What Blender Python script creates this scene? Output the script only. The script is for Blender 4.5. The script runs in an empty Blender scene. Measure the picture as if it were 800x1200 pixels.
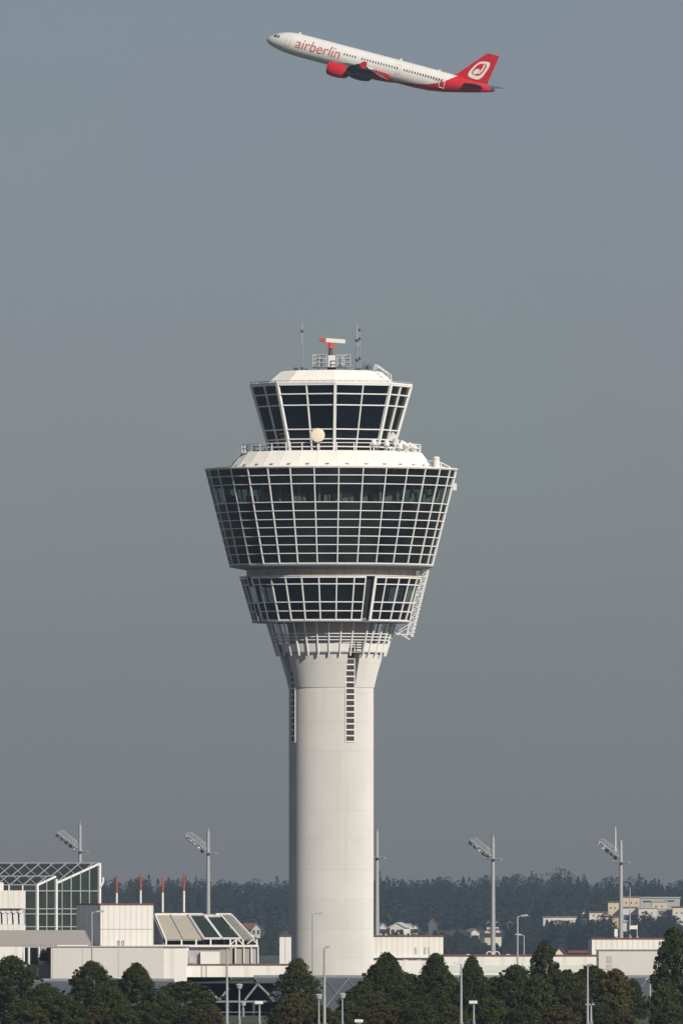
import bpy, bmesh, math, random
import numpy as np
from math import sin, cos, tan, pi, radians, sqrt
from mathutils import Vector, Matrix

random.seed(11)
RNG = np.random.default_rng(7)
SC = bpy.context.scene
COL = SC.collection

# ------------------------------------------------------------------ camera model
F = 20000.0          # focal length in photo pixels (800 x 1200): a 600 mm telephoto lens
CAM_Z = 8.0
HOR = 1100.0         # horizon row of the photo

def at(px, py, Y):
    """world point at distance Y seen at photo pixel (px, py)"""
    return Vector(((px - 400.0) * Y / F, Y, CAM_Z + (HOR - py) * Y / F))

def wx(px, Y): return (px - 400.0) * Y / F
def wz(py, Y): return CAM_Z + (HOR - py) * Y / F

# ------------------------------------------------------------------ mesh builder
class MB:
    def __init__(self):
        self.v, self.f, self.m = [], [], []
    def add(self, verts, faces, mi=0):
        n = len(self.v)
        self.v.extend([tuple(p) for p in verts])
        for fc in faces:
            self.f.append([i + n for i in fc]); self.m.append(mi)
        return self
    def hexa(self, p, mi=0):
        # p: 4 bottom, 4 top (same winding)
        return self.add(p, [(3, 2, 1, 0), (4, 5, 6, 7), (0, 1, 5, 4), (1, 2, 6, 5), (2, 3, 7, 6), (3, 0, 4, 7)], mi)
    def box(self, x0, x1, y0, y1, z0, z1, mi=0):
        return self.hexa([(x0, y0, z0), (x1, y0, z0), (x1, y1, z0), (x0, y1, z0),
                          (x0, y0, z1), (x1, y0, z1), (x1, y1, z1), (x0, y1, z1)], mi)
    def prism(self, plan, z0, z1, mi=0):
        n = len(plan)
        v = [(x, y, z0) for x, y in plan] + [(x, y, z1) for x, y in plan]
        f = [tuple(range(n - 1, -1, -1)), tuple(range(n, 2 * n))]
        f += [(i, (i + 1) % n, n + (i + 1) % n, n + i) for i in range(n)]
        return self.add(v, f, mi)
    def beam(self, a, b, w, h=None, up=(0, 0, 1), mi=0):
        a, b = Vector(a), Vector(b); h = w if h is None else h
        d = (b - a).normalized(); u = Vector(up)
        s = d.cross(u)
        if s.length < 1e-4: s = d.cross(Vector((0, 1, 0)))
        s.normalize(); t = s.cross(d).normalized()
        s *= w / 2; t *= h / 2
        return self.hexa([a - s - t, a + s - t, a + s + t, a - s + t, b - s - t, b + s - t, b + s + t, b - s + t], mi)
    def tube(self, a, b, r0, r1=None, n=8, mi=0, caps=True):
        a, b = Vector(a), Vector(b); r1 = r0 if r1 is None else r1
        d = (b - a).normalized()
        s = d.cross(Vector((0, 0, 1)))
        if s.length < 1e-4: s = Vector((1, 0, 0))
        s.normalize(); t = s.cross(d)
        v = []
        for c, r in ((a, r0), (b, r1)):
            for i in range(n):
                q = 2 * pi * i / n
                v.append(c + s * (r * cos(q)) + t * (r * sin(q)))
        f = [(i, (i + 1) % n, n + (i + 1) % n, n + i) for i in range(n)]
        if caps: f += [tuple(range(n - 1, -1, -1)), tuple(range(n, 2 * n))]
        return self.add(v, f, mi)
    def path(self, pts, r, n=6, mi=0):
        for a, b in zip(pts, pts[1:]): self.tube(a, b, r, r, n, mi)
        return self
    def lathe(self, prof, n=48, a0=0.0, a1=2 * pi, closed=True, mi=0, c=(0, 0, 0)):
        # prof: list of (r, z); azimuth 0 faces the camera (-Y), positive to the right
        k = len(prof); full = abs(a1 - a0 - 2 * pi) < 1e-6
        cols = n if full else n + 1
        v = []
        for i in range(cols):
            q = a0 + (a1 - a0) * i / n
            for r, z in prof: v.append((c[0] + r * sin(q), c[1] - r * cos(q), c[2] + z))
        f = []
        for i in range(n):
            j = (i + 1) % cols
            for a in range(k if closed else k - 1):
                b = (a + 1) % k
                f.append((i * k + a, j * k + a, j * k + b, i * k + b))
        if closed and not full:
            f.append(tuple(range(k))); f.append(tuple((cols - 1) * k + a for a in range(k - 1, -1, -1)))
        return self.add(v, f, mi)
    def ball(self, c, rx, ry=None, rz=None, n=12, m=8, mi=0):
        ry = rx if ry is None else ry; rz = rx if rz is None else rz
        v = [(c[0], c[1], c[2] - rz)]
        for j in range(1, m):
            q = -pi / 2 + pi * j / m
            for i in range(n):
                p = 2 * pi * i / n
                v.append((c[0] + rx * cos(q) * cos(p), c[1] + ry * cos(q) * sin(p), c[2] + rz * sin(q)))
        v.append((c[0], c[1], c[2] + rz))
        f = [(0, 1 + (i + 1) % n, 1 + i) for i in range(n)]
        for j in range(m - 2):
            for i in range(n):
                a = 1 + j * n
                f.append((a + i, a + (i + 1) % n, a + n + (i + 1) % n, a + n + i))
        a = 1 + (m - 2) * n
        f += [(a + i, a + (i + 1) % n, len(v) - 1) for i in range(n)]
        return self.add(v, f, mi)
    def build(self, name, mats, parent=None, smooth=None, loc=None, bevel=0.0, recalc=True):
        me = bpy.data.meshes.new(name)
        me.from_pydata(self.v, [], self.f)
        me.polygons.foreach_set('material_index', self.m)
        for mt in (mats if isinstance(mats, (list, tuple)) else [mats]): me.materials.append(mt)
        if recalc:
            bm = bmesh.new(); bm.from_mesh(me)
            bmesh.ops.recalc_face_normals(bm, faces=bm.faces)
            bm.to_mesh(me); bm.free()
        if smooth is not None:
            me.polygons.foreach_set('use_smooth', [True] * len(me.polygons))
            me.set_sharp_from_angle(angle=radians(smooth))
        me.update()
        o = bpy.data.objects.new(name, me); COL.objects.link(o)
        if parent is not None: o.parent = parent
        if loc is not None: o.location = loc
        if bevel:
            md = o.modifiers.new('bevel', 'BEVEL'); md.width = bevel; md.segments = 2; md.limit_method = 'ANGLE'
        return o

def thing(name, label, cat, loc=(0, 0, 0), rotz=0.0, group=None):
    o = bpy.data.objects.new(name, None); COL.objects.link(o)
    o.empty_display_size = 1.0
    o.location = loc; o.rotation_euler = (0, 0, rotz)
    tag(o, label, cat, group)
    return o

def tag(o, label, cat, group=None):
    o['label'] = label; o['category'] = cat
    if group: o['group'] = group
    return o

def dup(root, loc, rotz=None, label=None, scale=None):
    def cp(o, par):
        c = o.copy(); COL.objects.link(c); c.parent = par
        for ch in list(o.children): cp(ch, c)
        return c
    r = cp(root, None); r.location = loc
    if rotz is not None: r.rotation_euler = (0, 0, rotz)
    if scale is not None: r.scale = scale
    if label: r['label'] = label
    return r

# ------------------------------------------------------------------ materials
def new_mat(name):
    m = bpy.data.materials.new(name); m.use_nodes = True
    nt = m.node_tree
    return m, nt, nt.nodes['Principled BSDF']

def mathn(nt, op, a, b=None, c=None):
    n = nt.nodes.new('ShaderNodeMath'); n.operation = op
    for i, x in enumerate((a, b, c)):
        if x is None: continue
        if isinstance(x, (int, float)): n.inputs[i].default_value = x
        else: nt.links.new(x, n.inputs[i])
    return n.outputs[0]

def mixc(nt, fac, a, b, mode='MIX'):
    n = nt.nodes.new('ShaderNodeMix'); n.data_type = 'RGBA'; n.blend_type = mode
    for s, x in ((n.inputs[0], fac), (n.inputs[6], a), (n.inputs[7], b)):
        if isinstance(x, (int, float)): s.default_value = x
        elif isinstance(x, (tuple, list)): s.default_value = (*x[:3], 1)
        else: nt.links.new(x, s)
    return n.outputs[2]

def noise(nt, scale, detail=4, rough=0.6, stretch=(1, 1, 1), coord='Object'):
    tc = nt.nodes.new('ShaderNodeTexCoord')
    mp = nt.nodes.new('ShaderNodeMapping'); mp.inputs['Scale'].default_value = stretch
    nt.links.new(tc.outputs[coord], mp.inputs[0])
    n = nt.nodes.new('ShaderNodeTexNoise')
    n.inputs['Scale'].default_value = scale; n.inputs['Detail'].default_value = detail; n.inputs['Roughness'].default_value = rough
    nt.links.new(mp.outputs[0], n.inputs['Vector'])
    return n.outputs['Fac']

def ramp(nt, fac, lo, hi):
    n = nt.nodes.new('ShaderNodeMapRange')
    nt.links.new(fac, n.inputs[0]); n.inputs[1].default_value = lo; n.inputs[2].default_value = hi
    return n.outputs[0]

def objxyz(nt):
    tc = nt.nodes.new('ShaderNodeTexCoord'); s = nt.nodes.new('ShaderNodeSeparateXYZ')
    nt.links.new(tc.outputs['Object'], s.inputs[0]); return s.outputs

def paint(name, col, rough=0.5, var=0.12, scale=0.6, metal=0.0, streak=0.0, spec=0.5, rib=None, ribdark=0.75, hjoint=None):
    """painted or coated surface, uneven with dirt; rib = spacing of vertical panel seams, hjoint = of horizontal ones"""
    m, nt, p = new_mat(name)
    p.inputs['Roughness'].default_value = rough; p.inputs['Metallic'].default_value = metal; p.inputs['Diffuse Roughness'].default_value = .8
    p.inputs['Specular IOR Level'].default_value = spec
    dark = tuple(c * (1 - var) for c in col)
    c = mixc(nt, ramp(nt, noise(nt, scale), 0.3, 0.7), dark, col)
    if streak:
        s = ramp(nt, noise(nt, 1.3, 5, 0.65, (1, 1, 0.06)), 0.5, 0.8)
        c = mixc(nt, mathn(nt, 'MULTIPLY', s, streak), c, tuple(x * 0.55 for x in col))
    if rib or hjoint:
        xyz = objxyz(nt); lines = None
        if rib:
            u = mathn(nt, 'ADD', xyz[0], mathn(nt, 'MULTIPLY', xyz[1], 0.73))
            lines = mathn(nt, 'LESS_THAN', mathn(nt, 'FRACT', mathn(nt, 'DIVIDE', u, rib)), 0.2)
        if hjoint:
            h = mathn(nt, 'LESS_THAN', mathn(nt, 'FRACT', mathn(nt, 'DIVIDE', xyz[2], hjoint)), 0.03)
            lines = h if lines is None else mathn(nt, 'MAXIMUM', lines, h)
        c = mixc(nt, mathn(nt, 'MULTIPLY', lines, 1 - ribdark), c, tuple(x * 0.25 for x in col))
    nt.links.new(c, p.inputs['Base Color'])
    r = mathn(nt, 'MULTIPLY_ADD', noise(nt, scale * 3), 0.25, rough - 0.12)
    nt.links.new(r, p.inputs['Roughness'])
    return m

M = {}
M['white'] = paint('white_paint', (0.74, 0.725, 0.69), 0.45, 0.05)
M['frame'] = paint('white_frame_paint', (0.74, 0.735, 0.72), 0.4, 0.06)
M['roofwhite'] = paint('white_roof_membrane', (0.80, 0.775, 0.72), 0.6, 0.07, 0.5, streak=0.12)
M['grey'] = paint('grey_metal', (0.30, 0.31, 0.32), 0.45, 0.2, 2, metal=0.3)
M['palegrey'] = paint('pale_grey_metal', (0.46, 0.47, 0.48), 0.45, 0.15, 2, metal=0.2)
M['darkgrey'] = paint('dark_grey_metal', (0.06, 0.065, 0.07), 0.5, 0.3, 2)
M['black'] = paint('dark_void', (0.012, 0.013, 0.015), 0.8, 0.3, 1)
M['red'] = paint('signal_red_paint', (0.55, 0.075, 0.035), 0.45, 0.12)
M['cream'] = paint('cream_radome', (0.78, 0.71, 0.55), 0.5, 0.04)
M['polered'] = paint('weathered_red_paint', (0.40, 0.075, 0.04), 0.55, 0.2, 1.5)
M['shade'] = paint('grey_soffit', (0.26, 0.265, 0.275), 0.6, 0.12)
M['neck'] = paint('grey_neck_panels', (0.50, 0.50, 0.48), 0.55, 0.1)
M['galv'] = paint('galvanised_steel', (0.40, 0.41, 0.41), 0.5, 0.15, 3, metal=0.2)
M['ribwhite'] = paint('white_ribbed_sheet', (0.78, 0.755, 0.70), 0.5, 0.06, 0.4, streak=0.22, rib=0.62, ribdark=0.78)
M['plainwall'] = paint('beige_plain_panel', (0.62, 0.60, 0.565), 0.55, 0.05, 0.3, streak=0.16)
M['whitewall'] = paint('white_wall_panel', (0.78, 0.755, 0.70), 0.5, 0.07, 0.3, streak=0.26, rib=2.4, ribdark=0.88)
M['coping'] = paint('dark_red_coping', (0.20, 0.075, 0.06), 0.5, 0.15)
M['beigeroof'] = paint('beige_roof_sheet', (0.40, 0.37, 0.31), 0.55, 0.1, 0.7, rib=0.5, ribdark=0.8)
M['brownroof'] = paint('grey_brown_roof_sheet', (0.34, 0.315, 0.285), 0.6, 0.1, 0.7, rib=0.55, ribdark=0.75)
M['slate'] = paint('blue_grey_sheet', (0.085, 0.094, 0.112), 0.5, 0.12, 0.6, rib=0.7, ribdark=0.7)

def shaft_mat():
    m, nt, p = new_mat('pale_concrete')
    xyz = objxyz(nt)
    base = mixc(nt, ramp(nt, noise(nt, 0.25, 5), 0.3, 0.75), (0.575, 0.56, 0.53), (0.635, 0.62, 0.59))
    st = ramp(nt, noise(nt, 1.1, 6, 0.7, (1, 1, 0.03)), 0.52, 0.8)
    base = mixc(nt, mathn(nt, 'MULTIPLY', st, 0.34), base, (0.42, 0.40, 0.36))
    ang = mathn(nt, 'ARCTAN2', xyz[0], xyz[1])
    vj = mathn(nt, 'LESS_THAN', mathn(nt, 'FRACT', mathn(nt, 'DIVIDE', ang, radians(22.5))), 0.012)
    hj = mathn(nt, 'LESS_THAN', mathn(nt, 'FRACT', mathn(nt, 'DIVIDE', mathn(nt, 'ADD', xyz[2], 1.2), 3.45)), 0.022)
    l = mathn(nt, 'MULTIPLY', mathn(nt, 'MAXIMUM', vj, hj), 0.17)
    base = mixc(nt, l, base, (0.22, 0.21, 0.19))
    row = nt.nodes.new('ShaderNodeTexWhiteNoise'); row.noise_dimensions = '1D'
    nt.links.new(mathn(nt, 'FLOOR', mathn(nt, 'DIVIDE', mathn(nt, 'ADD', xyz[2], 1.2), 3.45)), row.inputs['W'])
    base = mixc(nt, mathn(nt, 'MULTIPLY', row.outputs[0], 0.10), base, (0.45, 0.44, 0.42))
    nt.links.new(base, p.inputs['Base Color'])
    p.inputs['Roughness'].default_value = 0.75; p.inputs['Specular IOR Level'].default_value = 0.3; p.inputs['Diffuse Roughness'].default_value = 1.0
    return m
M['concrete'] = shaft_mat()

def dark_glass(name, a, b, rough=0.04, spec=0.5, see=0.0, tint=(0.74, 0.78, 0.76)):
    m, nt, p = new_mat(name)
    oi = nt.nodes.new('ShaderNodeObjectInfo')
    n = ramp(nt, noise(nt, 0.5, 3), 0.4, 0.7)
    f = mathn(nt, 'MULTIPLY', mathn(nt, 'ADD', oi.outputs['Random'], n), 0.5)
    nt.links.new(mixc(nt, f, a, b), p.inputs['Base Color'])
    p.inputs['Roughness'].default_value = rough; p.inputs['Specular IOR Level'].default_value = spec
    if see:
        tr = nt.nodes.new('ShaderNodeBsdfTransparent'); tr.inputs[0].default_value = (*tint, 1)
        mx = nt.nodes.new('ShaderNodeMixShader')
        mx.inputs[0].default_value = see
        nt.links.new(p.outputs[0], mx.inputs[1]); nt.links.new(tr.outputs[0], mx.inputs[2])
        nt.links.new(mx.outputs[0], nt.nodes['Material Output'].inputs['Surface'])
    return m
M['spandrel'] = dark_glass('dark_spandrel_glass', (0.002, 0.003, 0.003), (0.020, 0.024, 0.024), 0.05, 0.25)
M['vision'] = dark_glass('tinted_window_glass', (0.012, 0.018, 0.019), (0.03, 0.04, 0.04), 0.03, 0.4, see=0.86)
M['cabglass'] = dark_glass('dark_cab_glass', (0.002, 0.003, 0.006), (0.006, 0.008, 0.013), 0.03, 0.25)
M['hallglass'] = dark_glass('green_hall_glass', (0.022, 0.032, 0.028), (0.045, 0.062, 0.054), 0.08, 0.4)
M['roofglass'] = dark_glass('dark_roof_glass', (0.03, 0.035, 0.04), (0.05, 0.055, 0.06), 0.12, 0.3)
M['screen'] = dark_glass('pale_screen_glass', (0.34, 0.37, 0.40), (0.42, 0.45, 0.48), 0.2, 0.5, see=.72, tint=(.95, .97, .98))
M['slotglass'] = dark_glass('slot_window_glass', (0.03, 0.03, 0.03), (0.06, 0.057, 0.052), 0.12, 0.4)
M['interior'] = paint('dim_interior', (0.26, 0.28, 0.27), 0.7, 0.3, 0.8)
# ================================================================== CONTROL TOWER
TX, TY = -1.2, 2000.0
def tz(py): return CAM_Z + (HOR - py) * 0.1
def pol(r, deg, z):
    q = radians(deg); return Vector((r * sin(q), -r * cos(q), z))
TOWER = thing('control_tower', 'tall white airport control tower with round dark glass head on a pale concrete shaft', 'control tower', (TX, TY, 0))

# ---- shaft with two ladder-like window strips
shaft = MB().lathe([(4.95, -0.3), (4.95, tz(728.5)), (0.3, tz(728.5)), (0.3, -0.3)], 160).build('shaft', M['concrete'], TOWER, smooth=30)
SLOT = 26.3; HALF = 7.4
win0 = None
for s, (lo, hi) in enumerate(((19.3, 33.2), (-70.7, -56.8))):
    a, b = radians(lo), radians(hi)
    fr = MB()
    z0, z1 = tz(870.5), tz(757)
    fr.lathe([(4.97, z0), (5.06, z0), (5.06, z1), (4.97, z1)], 3, a, a + radians(1.1))
    fr.lathe([(4.97, z0), (5.06, z0), (5.06, z1), (4.97, z1)], 3, b - radians(1.1), b)
    zs = [tz(866 - 6.93 * k) for k in range(16)]
    for k, zc in enumerate(zs):
        zl, zh = zc - 0.43, zc - 0.275
        fr.lathe([(4.97, zl), (5.055, zl), (5.055, zh), (4.97, zh)], 6, a + radians(1.15), b - radians(1.15))
    fr = fr.build('window_strip', M['frame'], TOWER)
    for k, zc in enumerate(zs):
        MB().lathe([(4.955, zc - 0.27), (5.0, zc - 0.27), (5.0, zc + 0.255), (4.955, zc + 0.255)], 6, a + radians(1.2), b - radians(1.2)).build('window', M['slotglass'], fr)

# ---- flared collar: four solid wedges between the slots
for k in range(4):
    a = radians(SLOT + HALF + 90 * k); b = radians(SLOT - HALF + 90 * (k + 1))
    MB().lathe([(4.96, tz(806)), (5.02, tz(806)), (5.32, tz(793)), (5.75, tz(778)), (6.16, tz(764.5)), (4.96, tz(764.5))], 24, a, b).build('flared_collar', M['concrete'], TOWER, smooth=25)

# ---- gallery ring of slanted posts, rails and parapet
def cone_r(py): return 7.45 + (6.32 - 7.45) * (py - 731) / (768 - 731)
balc = MB()
balc.lathe([(5.0, tz(765.6)), (6.40, tz(765.6)), (6.42, tz(764.7)), (5.0, tz(764.7))], 64)
balc = balc.build('balcony_floor', M['palegrey'], TOWER)
def cone_ring(mb, r, py, w, h, skip=()):
    for k in range(64):
        a = -180 + k * 5.625
        if any(lo < a + 2.8 < hi for lo, hi in skip): continue
        mb.lathe([(r - w / 2, tz(py) - h / 2), (r + w / 2, tz(py) - h / 2), (r + w / 2, tz(py) + h / 2), (r - w / 2, tz(py) + h / 2)], 1, radians(a), radians(a + 5.625))
for py in (743.5, 747.2, 750.8):
    m_ = MB(); m_.lathe([(cone_r(py) - .04, tz(py) - .05), (cone_r(py) + .04, tz(py) - .05), (cone_r(py) + .04, tz(py) + .05), (cone_r(py) - .04, tz(py) + .05)], 64)
    m_.build('balcony_rail', M['frame'], balc)
pp = MB()
for lo, hi in ((SLOT + HALF + .5, SLOT - HALF + 90), (SLOT + HALF + 90, SLOT - HALF + 180), (SLOT + HALF + 180, SLOT - HALF + 270), (SLOT + HALF - 90, SLOT - HALF - .5)):
    pp.lathe([(cone_r(764.5), tz(764.5)), (cone_r(755), tz(755)), (cone_r(755) - .1, tz(755)), (cone_r(764.5) - .1, tz(764.5))], 24, radians(lo), radians(hi))
pp.build('parapet', M['white'], balc, smooth=30)
for k in range(32):
    a = -2.1 + 11.25 * k
    if 22 < (a % 360) < 33: a = 35.2 if (a % 360) > 27 else a
    MB().beam(pol(cone_r(730) + .07, a, tz(730)), pol(cone_r(769) + .07, a, tz(769)), .15, .17, up=pol(1, a, 0)).build('balcony_post', M['frame'], balc)
for k in range(32):
    a0 = -2.1 + 11.25 * k; mid = ((a0 + 5.6 + 180) % 360) - 180
    if -100 < mid < -46 or 50 < mid < 78:
        p = [pol(cone_r(y) - .05, a0 + d, tz(y)) for y, d in ((757 if mid < 0 else 745, .7), (757 if mid < 0 else 745, 10.5), (732, 10.5), (732, .7))]
        inn = [v * 1.0 - Vector((v.x, v.y, 0)).normalized() * .03 for v in p]
        MB().hexa([p[0], p[1], inn[1], inn[0], p[3], p[2], inn[2], inn[3]]).build('screen_panel', M['screen'], balc)

# ---- glazed drums
PH = 3.5; STEP = 11.25
def drum(name, rows, r_top, r_bot, vision, az, barw, mulw):
    """rows: photo rows of the glazing bars, top to bottom; az: mullion azimuths (deg); one glass panel per bay"""
    y0, y1 = rows[0], rows[-1]
    R = lambda py: r_top + (r_bot - r_top) * (py - y0) / (y1 - y0)
    # a dark floor-to-floor body behind the spandrel rows, open at the vision rows
    body = MB()
    runs, s = [], 0
    for i in range(len(rows) - 1):
        if i in vision:
            if i > s: runs.append((rows[s], rows[i]))
            s = i + 1
    if s < len(rows) - 1: runs.append((rows[s], rows[-1]))
    for a, b in runs:
        body.lathe([(R(a) - .45, tz(a) - .05), (R(b) - .45, tz(b) + .05), (2.5, tz(b) + .05), (2.5, tz(a) - .05)], 64)
    body.lathe([(R(y1) - 3.6, tz(y1) + .1), (R(y1) - 3.6, tz(y0) - .1), (2.4, tz(y0) - .1), (2.4, tz(y1) + .1)], 48)
    root = body.build(name, M['interior'], TOWER)
    for a, b in zip(az, az[1:]):
        p = MB()
        for i in range(len(rows) - 1):
            ya, yb = rows[i], rows[i + 1]
            q = [pol(R(yb) - .06, a, tz(yb)), pol(R(yb) - .06, b, tz(yb)), pol(R(ya) - .06, b, tz(ya)), pol(R(ya) - .06, a, tz(ya))]
            j = random.uniform(-.02, .02); k = random.uniform(-.02, .02)
            n_ = Vector((q[0].x + q[1].x, q[0].y + q[1].y, 0)).normalized()
            q = [q[0] + n_ * j, q[1] + n_ * k, q[2] + n_ * k, q[3] - n_ * j]
            inn = [v - n_ * .05 for v in q]
            p.hexa([q[0], q[1], inn[1], inn[0], q[3], q[2], inn[2], inn[3]], 1 if i in vision else 0)
        p.build('glass_panel', [M['spandrel'], M['vision']], root)
    for a in az[:-1] if abs(az[-1] - az[0] - 360) < .1 else az:
        MB().beam(pol(R(y0), a, tz(y0) + .05), pol(R(y1), a, tz(y1) - .05), mulw, .13, up=pol(1, a, 0)).build('mullion', M['frame'], root)
    for i, py in enumerate(rows):
        w = barw * (1.5 if i in (0, len(rows) - 1) else 1.0)
        m_ = MB()
        for a, b in zip(az, az[1:]):
            p0, p1 = pol(R(py), a, tz(py)), pol(R(py), b, tz(py))
            m_.beam(p0, p1, .10, w)
        m_.build('glazing_bar', M['frame'], root)
    return root, R

az_full = [PH + STEP * k for k in range(-16, 17)]
main, RM = drum('upper_drum', [551.3, 560.4, 570.4, 591.6, 601.6, 611.6, 621, 631, 641, 651, 662.5], 14.72, 11.88, (2,), az_full, .098, .118)
# interior seen through the tall window row: desks, columns, ceiling strips and screens
for k in range(22):
    a = -80 + k * 7.6 + random.uniform(-2, 2); r = random.uniform(10.2, 12.2)
    w = random.uniform(.5, 1.5); h = random.uniform(.5, 1.5); c = pol(r, a, tz(591) + .02)
    MB().box(c.x - w / 2, c.x + w / 2, c.y - .3, c.y + .3, c.z, c.z + h).build('control_desk', M['palegrey'], main)
for k in range(16):
    c = pol(12.4, -85 + 11.25 * k, 0)
    MB().box(c.x - .13, c.x + .13, c.y - .13, c.y + .13, tz(591.4), tz(570.8)).build('inner_column', M['palegrey'], main)

z = tz(664)
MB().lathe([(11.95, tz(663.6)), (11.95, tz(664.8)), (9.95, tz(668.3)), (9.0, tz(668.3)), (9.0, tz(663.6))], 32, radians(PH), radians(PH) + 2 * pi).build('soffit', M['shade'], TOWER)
seam = MB().lathe([(9.93, tz(668.5)), (9.93, tz(675.8)), (8.4, tz(675.8)), (8.4, tz(668.5))], 32, radians(PH), radians(PH) + 2 * pi)
for k in range(32):
    a = PH + STEP * (k + .5); seam.beam(pol(9.93 * cos(radians(5.6)) + .01, a, tz(675.7)), pol(9.93 * cos(radians(5.6)) + .01, a, tz(668.6)), .07, .04, up=pol(1, a, 0), mi=1)
seam.build('neck_band', [M['neck'], M['grey']], TOWER)
MB().lathe([(10.78, tz(675.9)), (10.78, tz(677.0)), (8.4, tz(677.0)), (8.4, tz(675.9))], 32, radians(PH), radians(PH) + 2 * pi).build('ledge', paint('pale_orange_ledge', (0.68, 0.55, 0.44), 0.6, 0.1), TOWER)
def around(a0):
    # 90 degree run of mullions between two slots
    return [a0 + 7.0] + [a0 + 7.0 + 8.2 + STEP * k for k in range(7)] + [a0 + 90 - .1]
az_low = []
rows_low = [678.2, 686.3, 707.2, 717.5, 728]
lower = None
S0 = 22.3
RL = lambda py: 10.65 + (9.17 - 10.65) * (py - 678.2) / (728 - 678.2)
body = MB()
body.lathe([(RL(728) - .4, tz(707.4)), (RL(728) - .4, tz(728)), (2.5, tz(728)), (2.5, tz(707.4))], 64)
body.lathe([(RL(686) - .5, tz(678.1)), (RL(686) - .5, tz(686.2)), (2.5, tz(686.2)), (2.5, tz(678.1))], 64)
body.lathe([(6.6, tz(707.3)), (6.6, tz(686.3)), (2.5, tz(686.3)), (2.5, tz(707.3))], 48)
lower = body.build('lower_drum', M['interior'], TOWER)
for sct in range(4):
    a0 = S0 + 90 * sct
    az = [a0 + 6.9, a0 + 14.95, a0 + 26.2, a0 + 37.45, a0 + 48.7, a0 + 59.95, a0 + 71.2, a0 + 82.45, a0 + 90]
    for a, b in zip(az, az[1:]):
        p = MB()
        for i in range(4):
            ya, yb = rows_low[i], rows_low[i + 1]
            q = [pol(RL(yb) - .06, a, tz(yb)), pol(RL(yb) - .06, b, tz(yb)), pol(RL(ya) - .06, b, tz(ya)), pol(RL(ya) - .06, a, tz(ya))]
            n_ = Vector((q[0].x + q[1].x, q[0].y + q[1].y, 0)).normalized(); j = random.uniform(-.02, .02)
            q = [q[0] + n_ * j, q[1] - n_ * j, q[2], q[3]]
            inn = [v - n_ * .05 for v in q]
            p.hexa([q[0], q[1], inn[1], inn[0], q[3], q[2], inn[2], inn[3]], 1 if i == 1 else 0)
        p.build('glass_panel', [M['cabglass'], M['vision']], lower)
    for i, a in enumerate(az):
        w = .32 if i == 0 else .135
        MB().beam(pol(RL(678.2), a, tz(677.4)), pol(RL(728), a, tz(728.7)), w, .13 if i else .2, up=pol(1, a, 0)).build('mullion', M['frame'], lower)
    for i, py in enumerate(rows_low):
        m_ = MB()
        for a, b in zip(az, az[1:]):
            m_.beam(pol(RL(py), a, tz(py)), pol(RL(py), b, tz(py)), .10, .19 if i in (0, 4) else .12)
        m_.build('glazing_bar', M['frame'], lower)
    # dark recessed slot between the sections
    a = a0 + 3.2
    MB().beam(pol(RL(678.2) - .55, a, tz(677.5)), pol(RL(728) - .55, a, tz(728.6)), 1.25, .12, up=pol(1, a, 0)).build('slot_panel', M['black'], lower)
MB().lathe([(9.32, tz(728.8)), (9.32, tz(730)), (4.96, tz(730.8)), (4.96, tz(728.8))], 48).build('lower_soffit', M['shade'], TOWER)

# ---- roof of the upper drum: flat ledge, faceted cone, railing
dr = MB()
a0, a1 = radians(PH), radians(PH) + 2 * pi
dr.lathe([(14.86, tz(551.0)), (14.86, tz(549.6)), (12.1, tz(549.0)), (11.9, tz(547.6)), (10.62, tz(531.2)), (10.3, tz(530.4)), (6.0, tz(530.0)), (6.0, tz(551.0))], 32, a0, a1)
droof = dr.build('drum_roof', M['roofwhite'], TOWER)
for k in range(32):
    a = PH + STEP * (k + .5)
    c = pol(11.87 * cos(radians(5.6)) + .03, a, tz(546.3))
    MB().beam(c + pol(.1, a + 90, 0) * 2.0, c - pol(.1, a + 90, 0) * 2.0, .16, .12).build('roof_clip', M['grey'], droof)
    s = MB(); 
    s.beam(pol(11.9, PH + STEP * k, tz(547.7)) + Vector((0, 0, .01)), pol(10.62, PH + STEP * k, tz(531.2)) + Vector((0, 0, .01)), .05, .05)
    s.build('roof_seam', M['roofwhite'], droof)
rail = MB()
for py in (521.6, 526.2):
    rail.lathe([(10.40, tz(py) - .045), (10.49, tz(py) - .045), (10.49, tz(py) + .045), (10.40, tz(py) + .045)], 64)
rail = rail.build('roof_railing', M['frame'], TOWER)
for k in range(32):
    a = PH + STEP * k
    MB().tube(pol(10.44, a, tz(530.5)), pol(10.44, a, tz(521.4)), .07, .07, 6).build('railing_post', M['frame'], rail)

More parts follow.
